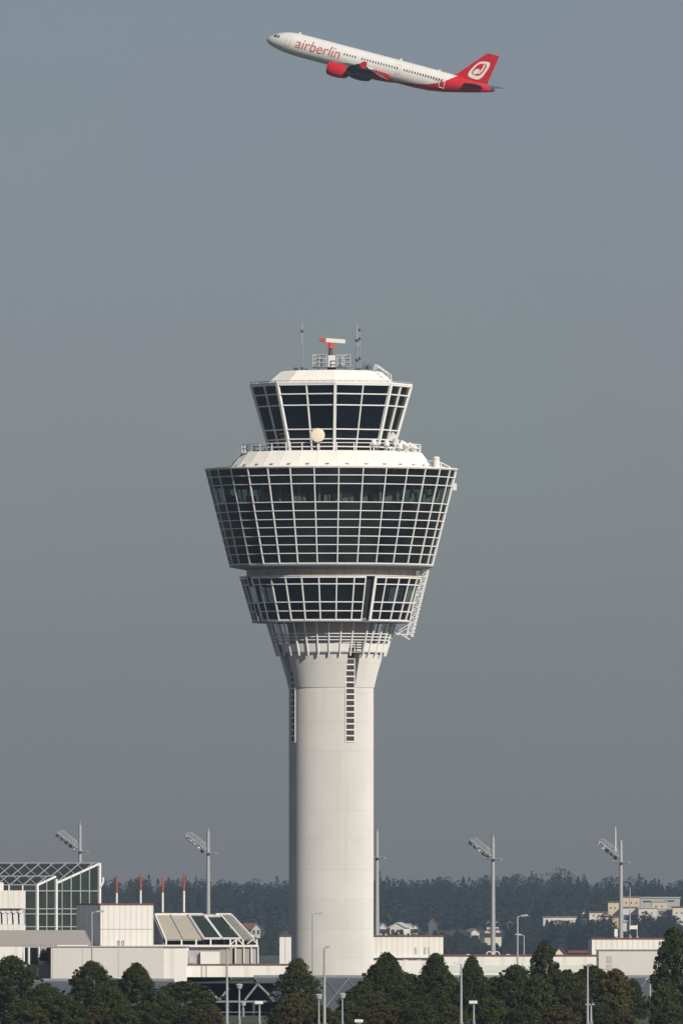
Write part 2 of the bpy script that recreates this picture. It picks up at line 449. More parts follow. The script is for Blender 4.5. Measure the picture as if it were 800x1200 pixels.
# ---- octagonal cab, windows leaning outwards
CR = lambda py: 9.38 + (7.42 - 9.38) * (py - 453) / (522 - 453)
PC = 2.9
cab = MB()
cab.lathe([(CR(529.5) - .5, tz(529.9)), (CR(453) - .5, tz(453)), (2.5, tz(453)), (2.5, tz(529.9))], 8, radians(PC), radians(PC) + 2 * pi)
cab = cab.build('cab', M['black'], TOWER)
crow = [453, 464, 477, 505, 516.3, 525.2]
for k in range(8):
    a, b = PC + 45 * k, PC + 45 * (k + 1)
    for h in range(2):
        p = MB()
        for i in range(len(crow) - 1):
            ya, yb = crow[i], crow[i + 1]
            def cp(y, t):
                return pol(CR(y), a, tz(y)).lerp(pol(CR(y), b, tz(y)), t)
            q = [cp(yb, h * .5), cp(yb, h * .5 + .5), cp(ya, h * .5 + .5), cp(ya, h * .5)]
            n_ = pol(1, (a + b) / 2, 0)
            q = [v - n_ * .1 + n_ * random.uniform(-.006, .006) for v in q]
            inn = [v - n_ * .06 for v in q]
            p.hexa([q[0], q[1], inn[1], inn[0], q[3], q[2], inn[2], inn[3]])
        p.build('glass_panel', M['cabglass'], cab)
    MB().beam(pol(CR(452.5), a, tz(452.5)), pol(CR(529), a, tz(529)), .33, .3, up=pol(1, a, 0)).build('corner_post', M['frame'], cab)
    n_ = pol(1, (a + b) / 2, 0)
    mt = pol(CR(453), a, tz(453)).lerp(pol(CR(453), b, tz(453)), .5); mb_ = pol(CR(529), a, tz(529)).lerp(pol(CR(529), b, tz(529)), .5)
    MB().beam(mt, mb_, .14, .2, up=n_).build('mullion', M['frame'], cab)
for i, py in enumerate(crow):
    m_ = MB()
    for k in range(8):
        m_.beam(pol(CR(py) + .01, PC + 45 * k, tz(py)), pol(CR(py) + .01, PC + 45 * (k + 1), tz(py)), .16, .135 if i else .2)
    m_.build('glazing_bar', M['frame'], cab)
eave = MB()
ao = radians(PC)
eave.lathe([(9.52, tz(452.2)), (9.55, tz(450.2)), (7.35, tz(448.6)), (5.98, tz(436.4)), (5.6, tz(435.2)), (1.5, tz(434.6)), (1.5, tz(452.2))], 8, ao, ao + 2 * pi)
croof = eave.build('cab_roof', M['roofwhite'], TOWER)
er = MB()
for k in range(8):
    a, b = PC + 45 * k, PC + 45 * (k + 1)
    er.beam(pol(9.46, a, tz(448.6)), pol(9.46, b, tz(448.6)), .08, .08)
    for j in range(8):
        p = pol(9.46, a, 0).lerp(pol(9.46, b, 0), (j + .5) / 8); er.beam((p.x, p.y, tz(450.3)), (p.x, p.y, tz(448.6)), .08, .08)
er.build('eave_rail', M['palegrey'], croof)
hr = MB()
for da in (62, 68):
    hr.path([pol(5.7, da, tz(435)), pol(5.75, da, tz(428.2)), pol(7.4, da + 2, tz(440)), pol(7.5, da + 2, tz(449))], .06)
for t in (.25, .5, .75):
    hr.tube(pol(5.75, 62, tz(428.2)).lerp(pol(7.4, 64, tz(440)), t), pol(5.75, 68, tz(428.2)).lerp(pol(7.4, 70, tz(440)), t), .05)
hr.build('roof_ladder', M['frame'], croof)

# ---- lattice maintenance ladder on the right flank
lad = MB(); A = 83.0
def lp(py, o, s):
    r = 11.05 + (9.25 - 11.05) * (py - 667) / (746 - 667)
    return pol(r + o, A, tz(py)) + pol(s, A + 90, 0)
for o in (-.42, .42):
    for s in (-.45, .45):
        lad.beam(lp(666.5, o, s), lp(746.5, o * .7, s), .15, .15)
N = 18
for i in range(N):
    ya, yb = 667 + 79 * i / N, 667 + 79 * (i + 1) / N
    lad.beam(lp(ya, -.42, -.45), lp(ya, .42, -.45), .09, .09); lad.beam(lp(ya, .42, -.45), lp(ya, .42, .45), .08, .08)
    lad.beam(lp(ya, -.42 if i % 2 else .42, -.45), lp(yb, .42 if i % 2 else -.42, -.45), .08, .08)
    lad.beam(lp(ya, -.42, .45), lp(ya, .42, .45), .08, .08)
c0 = pol(7.9, A, tz(741)); 
for s in (-.45, .45):
    o = pol(s, A + 90, 0)
    lad.beam(pol(7.7, A, tz(743.5)) + o, lp(743.5, .2, s), .13, .13)
    lad.beam(pol(7.9, A, tz(740)) + o, lp(728, .2, s), .09, .09)
    lad.beam(pol(7.7, A, tz(743.5)) + o, lp(735.5, -.2, s), .09, .09)
    lad.beam(lp(743.5, -1.0, s), lp(749.5, .05, s), .12, .12)
    lad.beam(pol(7.7, A, tz(743.5)) + o, pol(7.75, A, tz(738)) + o, .09, .09)
for y, r in ((668.5, 9.6), (700, 9.4), (727, 8.8)):
    lad.beam(pol(r, A, tz(y)), lp(y, 0, 0), .1, .1)
lad.build('lattice_ladder', M['frame'], TOWER)
# small white case fixed outside the glass at right
sb = MB(); c = pol(14.45, 86, tz(571)); sb.box(c.x - .22, c.x + .25, c.y - .3, c.y + .3, c.z - .42, c.z + .42)
sb.build('wall_case', M['white'], TOWER, bevel=.05)

# ================================================================== EQUIPMENT ON THE TOWER
def on_tower(px, py): return Vector((TX + (px - 388) * .1, TY, tz(py)))
# radar
c = on_tower(388.5, 434.6)
RAD = thing('radar_scanner', 'surface radar with a white and red bar antenna on the tower roof', 'radar', c)
m_ = MB()
zc = lambda py: tz(py) - c.z
m_.box(-.5, .5, -.5, .5, zc(434.5), zc(430.2)); m_.build('pedestal', M['darkgrey'], RAD)
MB().box(-.42, .42, -.42, .42, zc(430.1), zc(416.6)).build('equipment_cabinet', M['white'], RAD, bevel=.05)
MB().tube((-.12, 0, zc(416.7)), (-.12, 0, zc(408.5)), .27, .2, 12).build('mast', M['darkgrey'], RAD)
g = MB(); g.tube((-.08, 0, zc(408.6)), (-.08, 0, zc(401.6)), .40, .36, 14); g.box(-.5, -.2, -.3, .3, zc(407.8), zc(402.5))
g.build('gearbox', M['red'], RAD, smooth=40)
g = MB(); g.hexa([(-.68, -.22, zc(401.2)), (1.58, -.22, zc(402.8)), (1.58, .22, zc(402.8)), (-.68, .22, zc(401.2)), (-.68, -.22, zc(396.3)), (1.58, -.22, zc(397.9)), (1.58, .22, zc(397.9)), (-.68, .22, zc(396.3))])
bar = g.build('antenna_bar', M['white'], RAD, bevel=.05)
g = MB(); g.hexa([(-1.4, -.24, zc(400.4)), (-.685, -.24, zc(401.3)), (-.685, .24, zc(401.3)), (-1.4, .24, zc(400.4)), (-1.4, -.24, zc(396.4)), (-.685, -.24, zc(395.8)), (-.685, .24, zc(395.8)), (-1.4, .24, zc(396.4))])
g.build('bar_end', M['red'], bar, bevel=.06)
# platform cage around it
CG = thing('radar_platform', 'grey railed service platform around the radar on the tower roof', 'platform', c)
g = MB(); g.box(-2.2, -.55, -1.6, 1.6, zc(431.0), zc(430.2)); g.box(.55, 2.2, -1.6, 1.6, zc(431.0), zc(430.2)); g.box(-.545, .545, -1.6, -.6, zc(431.0), zc(430.2)); g.box(-.545, .545, .6, 1.6, zc(431.0), zc(430.2))
g.build('deck', M['grey'], CG)
for sx in (-1, 1):
    for sy in (-1, 1):
        g = MB(); g.box(sx * 1.6 - .07, sx * 1.6 + .07, sy * 1.1 - .07, sy * 1.1 + .07, zc(434.4), zc(431.05)); g.build('leg', M['grey'], CG)
for sx in (-1, 1):
    g = MB()
    x0, x1 = (.62, 2.2) if sx > 0 else (-2.2, -.62)
    for sy in (-1.55, 1.55):
        for py in (416.2, 420.5, 425.3): g.beam((x0, sy, zc(py)), (x1, sy, zc(py)), .09, .09)
        for x in (x0, (x0 + x1) / 2, x1): g.beam((x, sy, zc(430.1)), (x, sy, zc(416)), .1, .1)
    xe = sx * 2.2
    for py in (416.2, 420.5, 425.3): g.beam((xe, -1.5, zc(py)), (xe, 1.5, zc(py)), .09, .09)
    g.build('railing', M['palegrey'], CG)
g = MB()
g.box(-1.75, -1.0, -.7, .4, zc(430.1), zc(420.5)); g.build('cabinet', M['grey'], CG, bevel=.04)
g = MB(); g.box(.75, 1.55, -.9, .2, zc(430.1), zc(422)); g.tube((1.2, -.5, zc(422)), (1.2, -.5, zc(418.2)), .42, .2, 10); g.build('cabinet', M['palegrey'], CG, bevel=.03)

def whip(px, ptop, pbase, label, thick=.07, knobs=()):
    c = on_tower(px, pbase); h = tz(ptop) - c.z
    t = thing('whip_antenna', label, 'antenna', c, group='thin antennas on the tower roof')
    MB().tube((0, 0, .3), (0, 0, h * .55), thick, thick * .9, 8).build('lower_tube', M['grey'], t)
    MB().tube((0, 0, h * .55), (0, 0, h), thick * .65, thick * .4, 8).build('upper_rod', M['palegrey'], t)
    MB().tube((0, 0, 0), (0, 0, .3), .22, .18, 10).build('foot', M['darkgrey'], t)
    for k in knobs: MB().tube((0, 0, h * k), (0, 0, h * k + .3), thick * 1.9, thick * 1.9, 8).build('collar', M['darkgrey'], t)
    return t
whip(354, 377, 434.5, 'tall thin grey antenna at the left edge of the tower roof', .085, (.02, .78))
whip(418.2, 380.5, 434.5, 'thicker antenna of the close pair right of the radar', .11, (.2, .63))
whip(421.2, 383, 434.5, 'thinner antenna of the close pair right of the radar', .07, (.25, .7, .9))
c = on_tower(351, 434.6)
t = thing('roof_equipment_box', 'small dark equipment box at the foot of the left roof antenna', 'equipment box', c)
g = MB(); g.box(-.7, -.15, -.4, .4, 0, .36); g.build('case', M['darkgrey'], t, bevel=.04)
MB().box(.6, 1.0, -.3, .3, 0, .25).build('junction_case', M['grey'], t, bevel=.03)
c = on_tower(429.5, 434.6)
t = thing('antenna_cluster', 'dark bristly cluster of short antennas near the right roof ladder', 'antenna', c)
g = MB()
random.seed(5)
for k in range(14):
    a = random.uniform(0, 2 * pi); l = random.uniform(.4, .9); b = Vector((random.uniform(-.35, .35), random.uniform(-.3, .3), .05))
    g.tube(b, b + Vector((cos(a) * l * .55, sin(a) * l * .4, l)), .045, .03, 5)
g.build('rods', M['darkgrey'], t)
MB().box(-.5, .5, -.4, .4, 0, .12).build('base_plate', M['grey'], t)

# cream dish on the railing
c = on_tower(372.3, 530) + Vector((0, -10.9, 0))
t = thing('dish_antenna', 'round cream dish antenna on the railing before the tower cab', 'dish antenna', c)
zz = lambda py: tz(py) - c.z
g = MB()
n = 40; cx_, cz_ = 0, zz(513.2)
prof = [(0.0, -.30), (.5, -.28), (.78, -.2), (.82, -.08), (.82, .06), (.6, .2), (.2, .26), (0.0, .26)]
vs, fs = [], []
for i in range(n):
    q = 2 * pi * i / n
    for r, y in prof: vs.append((max(r, .001) * cos(q), y, cz_ + max(r, .001) * sin(q)))
k = len(prof)
for i in range(n):
    j = (i + 1) % n
    for a in range(k - 1): fs.append((i * k + a, j * k + a, j * k + a + 1, i * k + a + 1))
g.add(vs, fs); g.build('radome', M['cream'], t, smooth=50)
g = MB(); g.tube((0, .3, 0), (0, .3, cz_ + .1), .06, .06, 8); g.tube((0, .3, cz_), (0, .22, cz_), .12, .12, 8); g.build('mounting_post', M['frame'], t)

# white floodlights and cameras on the right part of the roof railing
SPECS = [(437.5, 522, 'white cylindrical lamp on the roof railing, first from the cab side', 0), (452.5, 523, 'white cylindrical lamp on the roof railing, second from the cab side', 0),
         (461, 515, 'tall white drum-shaped lamp standing highest on the roof railing', 1), (468, 526, 'white round lamp low below the tall drum lamp', 0),
         (474, 523.5, 'white tilted lamp between the low round lamp and the railing end', 2), (483, 525.5, 'white tilted lamp nearest the right end of the railing', 2)]
for px, py, lb, kd in SPECS:
    ang = math.asin(min(.99, (px - 388) / 104.4))
    base = Vector((TX + (px - 388) * .1, TY - 10.44 * cos(ang) - .1, tz(530.6)))
    t = thing('roof_floodlight', lb, 'floodlight', base, group='white floodlights along the tower roof railing')
    h = tz(py) - base.z
    MB().tube((0, 0, 0), (0, 0, max(.15, h - .2)), .09, .09, 8).build('stem', M['frame'], t)
    g = MB()
    if kd == 1:
        g.tube((-.5, 0, h - .25), (.2, 0, h + .35), .42, .5, 14); g.tube((.1, -.2, h - .8), (.35, -.3, h - .2), .3, .34, 12)
    elif kd == 2:
        g.tube((-.5, 0, h + .35), (.45, -.1, h - .15), .3, .26, 12); g.box(-.2, .3, -.2, .2, h - .75, h - .2)
    else:
        g.tube((0, 0, h - .22), (0, 0, h + .3), .36, .3, 14); g.ball((0, 0, h + .3), .3, .3, .16)
    g.build('lamp_housing', M['white'], t, smooth=45)
    g = MB(); g.box(-.16, .16, -.38, -.3, h - .5, h - .1); g.build('bracket', M['palegrey'], t)
c = Vector((TX + 12.35, TY - 2.0, tz(549)))
t = thing('roof_camera', 'white camera box with side arms on the right edge of the drum roof', 'camera', c)
g = MB(); g.tube((-.05, 0, .1), (-.05, 0, 1.0), .40, .36, 14); g.ball((-.05, 0, 1.15), .38, .38, .22); g.build('camera_housing', M['white'], t, smooth=45)
g = MB(); g.path([(.3, 0, .65), (.65, 0, .55), (1.6, 0, .05), (1.55, 0, -.05)], .08); g.path([(.5, 0, .7), (.5, 0, 0)], .07); g.path([(.3, 0, .25), (1.3, 0, -.05)], .06); g.build('arm', M['frame'], t)
g = MB(); g.box(-1.1, -.45, -.1, .1, .75, .9); g.beam((-1.1, 0, .85), (-.7, 0, .2), .1); g.build('bracket', M['palegrey'], t)
MB().tube((-.05, 0, 0), (-.05, 0, .12), .3, .3, 12).build('base_plate', M['grey'], t)
# ================================================================== AIRLINER (local: x aft, y starboard, z up)
PY_ = 3060.0
nose = at(312.5, 46, PY_)
JET = thing('airliner', 'white and red twin engine passenger jet climbing in the sky above the tower', 'airplane')
PIT, YAW, ROLL = radians(14.9), radians(-21), radians(0)
JET.rotation_euler = (ROLL, PIT, YAW)
Rm = Matrix.Rotation(YAW, 3, 'Z') @ Matrix.Rotation(PIT, 3, 'Y')
JET.location = nose - Rm @ Vector((0, 0, -.45))
PROF = [(0, -.45, .03), (.12, -.45, .28), (.35, -.43, .52), (.8, -.38, .84), (1.5, -.28, 1.17), (2.4, -.16, 1.5), (3.4, -.07, 1.76), (4.6, -.02, 1.94), (6.2, 0, 2.05),
        (12, 0, 2.07), (18, 0, 2.07), (24, 0, 2.07), (29.5, 0, 2.07), (32.5, .08, 1.98), (35.5, .30, 1.72), (38.5, .58, 1.34), (41, .80, .95), (43, .98, .6), (44.0, 1.05, .4)]
def prof(x):
    for (xa, za, ra), (xb, zb, rb) in zip(PROF, PROF[1:]):
        if x <= xb:
            t = (x - xa) / (xb - xa); return za + (zb - za) * t, ra + (rb - ra) * t
    return PROF[-1][1:]
def skin(x, z, off=.012, side=-1):
    zc_, r = prof(x); q = max(-.99, min(.99, (z - zc_) / r))
    return Vector((x, side * (.955 * r * sqrt(1 - q * q) + off), z))

def livery():
    m, nt, p = new_mat('white_red_livery')
    xyz = objxyz(nt)
    fc = nt.nodes.new('ShaderNodeFloatCurve')
    nt.links.new(mathn(nt, 'DIVIDE', xyz[0], 45.0), fc.inputs['Value'])
    cv = fc.mapping.curves[0]
    pts = [(0, -4), (20, -3.2), (24, -2.0), (28, -1.55), (31.4, -1.05), (34, -.25), (36.2, 1.0), (37.6, 2.4), (39, 4), (45, 4)]
    nrm = [(x / 45.0, (z + 4) / 8.0) for x, z in pts]
    cv.points[0].location = nrm[0]; cv.points[1].location = nrm[-1]
    for q in nrm[1:-1]: cv.points.new(*q)
    fc.mapping.update()
    zb = mathn(nt, 'MULTIPLY_ADD', fc.outputs[0], 8.0, -4.0)
    isred = mathn(nt, 'LESS_THAN', xyz[2], zb)
    white = mixc(nt, ramp(nt, noise(nt, .5, 4, .6), .3, .7), (.74, .725, .69), (.80, .785, .75))
    st = ramp(nt, noise(nt, .9, 5, .7, (.15, 1, 1)), .55, .8)
    white = mixc(nt, mathn(nt, 'MULTIPLY', st, .15), white, (.5, .48, .45))
    seam = mathn(nt, 'LESS_THAN', mathn(nt, 'FRACT', mathn(nt, 'DIVIDE', xyz[0], 3.2)), .012)
    white = mixc(nt, mathn(nt, 'MULTIPLY', seam, .25), white, (.4, .4, .4))
    nt.links.new(mixc(nt, isred, white, (.60, .018, .028)), p.inputs['Base Color'])
    p.inputs['Roughness'].default_value = .35
    return m
M['livery'] = livery()
M['jetred'] = paint('jet_red_paint', (.60, .018, .028), .35, .08)
M['jetwhite'] = paint('jet_white_paint', (.80, .785, .75), .35, .05)
M['winggrey_shade'] = paint('wing_grey_and_shade', (.105, .115, .145), .4, .1, .5)  # wing colour; doubles as painted shade on the far nacelle
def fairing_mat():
    m, nt, p = new_mat('belly_fairing_red_and_shade')
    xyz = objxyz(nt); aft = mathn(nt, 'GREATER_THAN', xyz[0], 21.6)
    nt.links.new(mixc(nt, aft, (.105, .115, .145), (.60, .018, .028)), p.inputs['Base Color']); p.inputs['Roughness'].default_value = .4  # dark front is the wing's shade painted onto the belly, red aft
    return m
M['fairing'] = fairing_mat()
M['jetmetal'] = paint('engine_core_metal', (.22, .21, .20), .35, .2, 3, metal=.8)
M['lettering'] = paint('red_lettering_paint', (.50, .05, .055), .5, .05)
M['paneglass'] = dark_glass('cabin_window_glass', (.03, .03, .035), (.05, .05, .055), .1)

vs, fs = [], []; NS = 48
fine = []
for (xa, _, _), (xb, _, _) in zip(PROF, PROF[1:]):
    n = max(1, int((xb - xa) / .6)); fine += [xa + (xb - xa) * i / n for i in range(n)]
fine.append(PROF[-1][0])
for x in fine:
    zc_, r = prof(x)
    for i in range(NS):
        q = 2 * pi * i / NS; vs.append((x, .955 * r * sin(q), zc_ + r * cos(q)))
for a in range(len(fine) - 1):
    for i in range(NS): fs.append((a * NS + i, a * NS + (i + 1) % NS, (a + 1) * NS + (i + 1) % NS, (a + 1) * NS + i))
fs += [tuple(range(NS)), tuple((len(fine) - 1) * NS + i for i in range(NS - 1, -1, -1))]
FUS = MB().add(vs, fs).build('fuselage', M['livery'], JET, smooth=40)
MB().tube((44.0, 0, 1.05), (44.6, 0, 1.15), .36, .22, 16).build('tail_exhaust', M['jetmetal'], JET, smooth=40)

def ribbon(pts, w, side=-1, off=.014):
    """thin closed outline on the skin through (x, z) points"""
    g = MB()
    for (xa, za), (xb, zb) in zip(pts, pts[1:] + pts[:1]):
        n = max(1, int(max(abs(xa - xb), abs(za - zb)) / .25))
        for i in range(n):
            t0, t1 = i / n, (i + 1) / n
            g.beam(skin(xa + (xb - xa) * t0, za + (zb - za) * t0, off, side), skin(xa + (xb - xa) * t1, za + (zb - za) * t1, off, side), w, .02, up=(0, side, 0))
    return g
def patch(xs, zs, side=-1, off=.02):
    """small curved plate on the skin"""
    g = MB(); P = [skin(x, z, off, side) for x, z in zip(xs, zs)]; Q = [skin(x, z, -.02, side) for x, z in zip(xs, zs)]
    n = len(P); g.add(P + Q, [tuple(range(n)), tuple(range(2 * n - 1, n - 1, -1))] + [(i, (i + 1) % n, n + (i + 1) % n, n + i) for i in range(n)])
    return g

for side in (-1, 1):
    for xs, zs in (((1.35, 2.05, 2.15, 1.75), (.42, .36, .80, .86)), ((2.12, 2.75, 2.8, 2.25), (.37, .42, .86, .84))):
        patch(xs, zs, side, .03).build('cockpit_window', M['paneglass'], JET)
# cabin windows on the side we see
xs = [15.9 + .533 * i for i in range(5)] + [19.4 + .533 * i for i in range(14)] + [27.7 + .533 * i for i in range(15)]
w0 = None
for x in xs:
    if w0 is None:
        w0 = patch((x - .11, x + .11, x + .11, x - .11), (.42, .42, .80, .80)).build('cabin_window', M['paneglass'], JET); x0 = x
    else:
        o = w0.copy(); COL.objects.link(o); o.parent = JET; o.location = (x - x0, 0, 0)
def door(x, w, zl, zh, mat, wd):
    ribbon([(x, zl), (x + w, zl), (x + w, zh), (x, zh)], wd).build('door_outline', mat, JET)
door(4.4, .82, -.55, 1.25, M['galv'], .05)
door(13.4, .76, -.4, 1.25, M['galv'], .04)
door(26.2, .76, -.4, 1.25, M['galv'], .04)
door(34.7, .95, -.75, 1.3, M['jetwhite'], .12)

def lettering(txt, size, x0, z0, name, mat, shear=0.0, squeeze=1.0, off=.016, place=None, parent=JET, bold=0.0):
    cu = bpy.data.curves.new(name, 'FONT'); cu.body = txt; cu.size = size; cu.shear = shear; cu.offset = bold; cu.space_character = 1.0
    cu.resolution_u = 4
    ob = bpy.data.objects.new(name, cu); COL.objects.link(ob)
    dg = bpy.context.evaluated_depsgraph_get()
    me0 = bpy.data.meshes.new_from_object(ob.evaluated_get(dg))
    bm = bmesh.new(); bm.from_mesh(me0)
    bmesh.ops.triangulate(bm, faces=bm.faces)
    for _ in range(2):
        bmesh.ops.subdivide_edges(bm, edges=[e for e in bm.edges if e.calc_length() > .3], cuts=1)
        bmesh.ops.triangulate(bm, faces=bm.faces)
    for v in bm.verts:
        v.co = place(x0 + v.co.x * squeeze, z0 + v.co.y)
    bm.to_mesh(me0); bm.free()
    bpy.data.objects.remove(ob); bpy.data.curves.remove(cu)
    me0.materials.clear(); me0.materials.append(mat)
    o = bpy.data.objects.new(name, me0); COL.objects.link(o); o.parent = parent
    return o
lettering('airberlin', 2.7, 6.3, -.5, 'lettering', M['lettering'], .12, .98, place=lambda x, z: skin(x, z, .018), bold=-.008)

# wings
def wing(name, sec, mat, parent=JET, tip=True):
    """sec: list of (LE point, chord, thickness); airfoil-like loops"""
    sh = [(0, 0), (.02, .35), (.12, .8), (.35, 1), (.65, .65), (1, .04), (1, -.04), (.65, -.4), (.35, -.6), (.12, -.5), (.02, -.25)]
    vs, fs = [], []; n = len(sh)
    for (le, c, th) in sec:
        for u, t in sh: vs.append((le[0] + u * c, le[1], le[2] + t * th))
    for a in range(len(sec) - 1):
        for i in range(n): fs.append((a * n + i, a * n + (i + 1) % n, (a + 1) * n + (i + 1) % n, (a + 1) * n + i))
    fs += [tuple(range(n)), tuple((len(sec) - 1) * n + i for i in range(n - 1, -1, -1))]
    return MB().add(vs, fs).build(name, mat, parent, smooth=35)
for sd in (-1, 1):
    w = wing('wing', [((16.0, sd * .9, -1.35), 8.0, .55), ((16.9, sd * 1.95, -1.25), 6.9, .5), ((19.2, sd * 6.4, -.80), 4.6, .32), ((22.1, sd * 12, -.30), 2.9, .18), ((24.6, sd * 16.9, .25), 1.55, .09)], M['winggrey_shade'])
    f = MB(); f.hexa([(24.9, sd * 16.93, .30), (26.3, sd * 16.93, .30), (26.3, sd * 17.01, .30), (24.9, sd * 17.01, .30), (25.6, sd * 17.05, .95), (26.3, sd * 17.05, .95), (26.3, sd * 17.11, .95), (25.6, sd * 17.11, .95)])
    f.hexa([(25.6, sd * 17.05, -.3), (26.2, sd * 17.05, -.3), (26.2, sd * 17.11, -.3), (25.6, sd * 17.11, -.3), (24.9, sd * 16.93, .296), (26.3, sd * 16.93, .296), (26.3, sd * 17.01, .296), (24.9, sd * 17.01, .296)])
    f.build('wingtip_fence', M['jetred'], w)
    for (xa, ya, za), (xb, yb, zb), ca, cb in (((23.6, 2.1, -1.3), (23.7, 6.3, -.95), 2.0, 1.6), ((23.75, 6.5, -.93), (25.3, 13.0, -.28), 1.5, .95)):
        d = radians(17); g = MB()
        def fl(x, y, z, c): return [(x, sd * y, z + .07), (x + c * cos(d), sd * y, z - c * sin(d) + .02), (x + c * cos(d), sd * y, z - c * sin(d) - .02), (x, sd * y, z - .12)]
        g.hexa(fl(xa, ya, za, ca) + fl(xb, yb, zb, cb)); g.build('flap', M['winggrey_shade'], w)
    for yy, xx, zz_, ll in ((4.3, 21.2, -1.35, 3.8), (8.3, 21.6, -.95, 3.4), (11.8, 23.0, -.45, 2.8)):
        g = MB(); n = 10; ps = [(0, .03), (.15, .2), (.5, .26), (.8, .16), (1, .03)]
        v2, f2 = [], []
        for u, r in ps:
            for i in range(n):
                q = 2 * pi * i / n; v2.append((xx + u * ll, sd * yy + r * .7 * sin(q), zz_ + u * .25 + r * cos(q)))
        for a in range(4):
            for i in range(n): f2.append((a * n + i, a * n + (i + 1) % n, (a + 1) * n + (i + 1) % n, (a + 1) * n + i))
        g.add(v2, f2).build('flap_fairing', M['winggrey_shade'] if yy < 11 else M['jetwhite'], w, smooth=40)  # outer fairing whitened to look sunlit, inner ones kept dark
    # engine
    ec = (0, sd * 5.75, -2.25)
    def nac(ps, name, mat, par):
        v2, f2 = [], []; n = 28
        for x, r in ps:
            for i in range(n):
                q = 2 * pi * i / n; v2.append((x, ec[1] + r * sin(q), ec[2] + r * cos(q) - (0.05 if r > 1 else 0)))
        for a in range(len(ps) - 1):
            for i in range(n): f2.append((a * n + i, a * n + (i + 1) % n, (a + 1) * n + (i + 1) % n, (a + 1) * n + i))
        return MB().add(v2, f2).build(name, mat, par, smooth=40)
    en = nac([(15.9, .95), (15.25, .98), (15.05, 1.06), (15.2, 1.18), (16.0, 1.30), (17.2, 1.30), (18.3, 1.12), (18.75, 1.0), (18.7, .94), (17.5, .98), (15.9, .95)], 'engine_nacelle', M['jetred'] if sd < 0 else M['winggrey_shade'], JET)  # starboard nacelle coloured dark to stand in for shade over its red
    nac([(16.0, .001), (16.0, .97), (16.2, .97), (16.2, .001)], 'fan', M['darkgrey'], en)
    nac([(15.55, .001), (15.75, .14), (15.99, .3), (15.99, .001)], 'spinner', M['jetmetal'], en)
    nac([(17.4, .001), (17.4, .8), (18.7, .72), (19.5, .52), (20.2, .12), (20.3, .001)], 'exhaust_core', M['jetmetal'], en)
    g = MB(); e = ec
    g.hexa([(16.3, e[1] - .2, -1.0), (20.8, e[1] - .2, -1.6), (20.8, e[1] + .2, -1.6), (16.3, e[1] + .2, -1.0), (17.4, e[1] - .16, -.82), (21.5, e[1] - .16, -.85), (21.5, e[1] + .16, -.85), (17.4, e[1] + .16, -.82)])
    g.build('pylon', M['winggrey_shade'], en)
# belly fairing
g = MB(); n = 24; v2, f2 = [], []
ps = [(14.3, .2, -1.4), (15.5, 1.5, -1.0), (17.5, 2.12, -.75), (22.5, 2.15, -.75), (25.0, 1.75, -.85), (27.2, 1.0, -1.05), (28.6, .25, -1.6)]
for x, r, zc_ in ps:
    for i in range(n):
        q = 2 * pi * i / n; v2.append((x, r * 1.02 * sin(q), zc_ + r * .82 * cos(q) if cos(q) < 0 else zc_ + .1 * cos(q)))
for a in range(len(ps) - 1):
    for i in range(n): f2.append((a * n + i, a * n + (i + 1) % n, (a + 1) * n + (i + 1) % n, (a + 1) * n + i))
f2 += [tuple(range(n)), tuple((len(ps) - 1) * n + i for i in range(n - 1, -1, -1))]
g.add(v2, f2).build('belly_fairing', M['fairing'], JET, smooth=50)
# tailplane and fin
for sd in (-1, 1):
    wing('tailplane', [((38.6, sd * .55, 1.0), 4.0, .22), ((42.6, sd * 6.2, 1.6), 1.5, .08)], M['winggrey_shade'])
sec = [((35.2, 1.75), 7.9, .06), ((36.9, 2.25), 6.15, .17), ((41.6, 7.25), 2.35, .09)]
sh = [(0, 0), (.06, .6), (.3, 1), (.65, .85), (1, .05)]
vs, fs = [], []
loop = sh + [(u, -t) for u, t in sh[::-1][:-1]]
n = len(loop)
for (x, zz_), c, th in sec:
    for u, t in loop: vs.append((x + u * c, -t * th, zz_))
for a in range(2):
    for i in range(n): fs.append((a * n + i, a * n + (i + 1) % n, (a + 1) * n + (i + 1) % n, (a + 1) * n + i))
fs += [tuple(range(n)), tuple(2 * n + i for i in range(n - 1, -1, -1))]
FIN = MB().add(vs, fs).build('tail_fin', M['jetred'], JET, smooth=40)
FQ = [Vector((38.8, 0, 2.45)), Vector((41.5, 0, 2.2)), Vector((42.9, 0, 5.75)), Vector((40.45, 0, 5.4))]
def finuv(u, v): return FQ[0] * (1 - u) * (1 - v) + FQ[1] * u * (1 - v) + FQ[2] * u * v + FQ[3] * (1 - u) * v
def sq(sc, cu=.5, cv=.5, pw=.45, n=40):
    out = []
    for i in range(n):
        q = 2 * pi * i / n
        c, s = cos(q), sin(q)
        out.append((cu + .5 * sc * math.copysign(abs(c) ** pw, c), cv + .5 * sc * math.copysign(abs(s) ** pw, s)))
    return out
def fdecal(uv, off, mat, name):
    for sd in (-1, 1):
        P = [finuv(u, v) + Vector((0, sd * off, 0)) for u, v in uv]; Q = [p - Vector((0, sd * .012, 0)) for p in P]; n = len(P)
        MB().add(P + Q, [tuple(range(n)), tuple(range(2 * n - 1, n - 1, -1))] + [(i, (i + 1) % n, n + (i + 1) % n, n + i) for i in range(n)]).build(name, mat, FIN)
fdecal(sq(1.08, pw=.62), .185, M['jetwhite'], 'emblem_border')
fdecal(sq(.74, .49, .53, .7), .20, M['jetred'], 'emblem_field')
fdecal(sq(.36, .40, .38, 1.0), .215, M['jetwhite'], 'emblem_ball')
sw = [(.60 + .30 * cos(a) * .5, .55 + .62 * sin(a) * .5) for a in [radians(x) for x in range(-70, 100, 12)]]
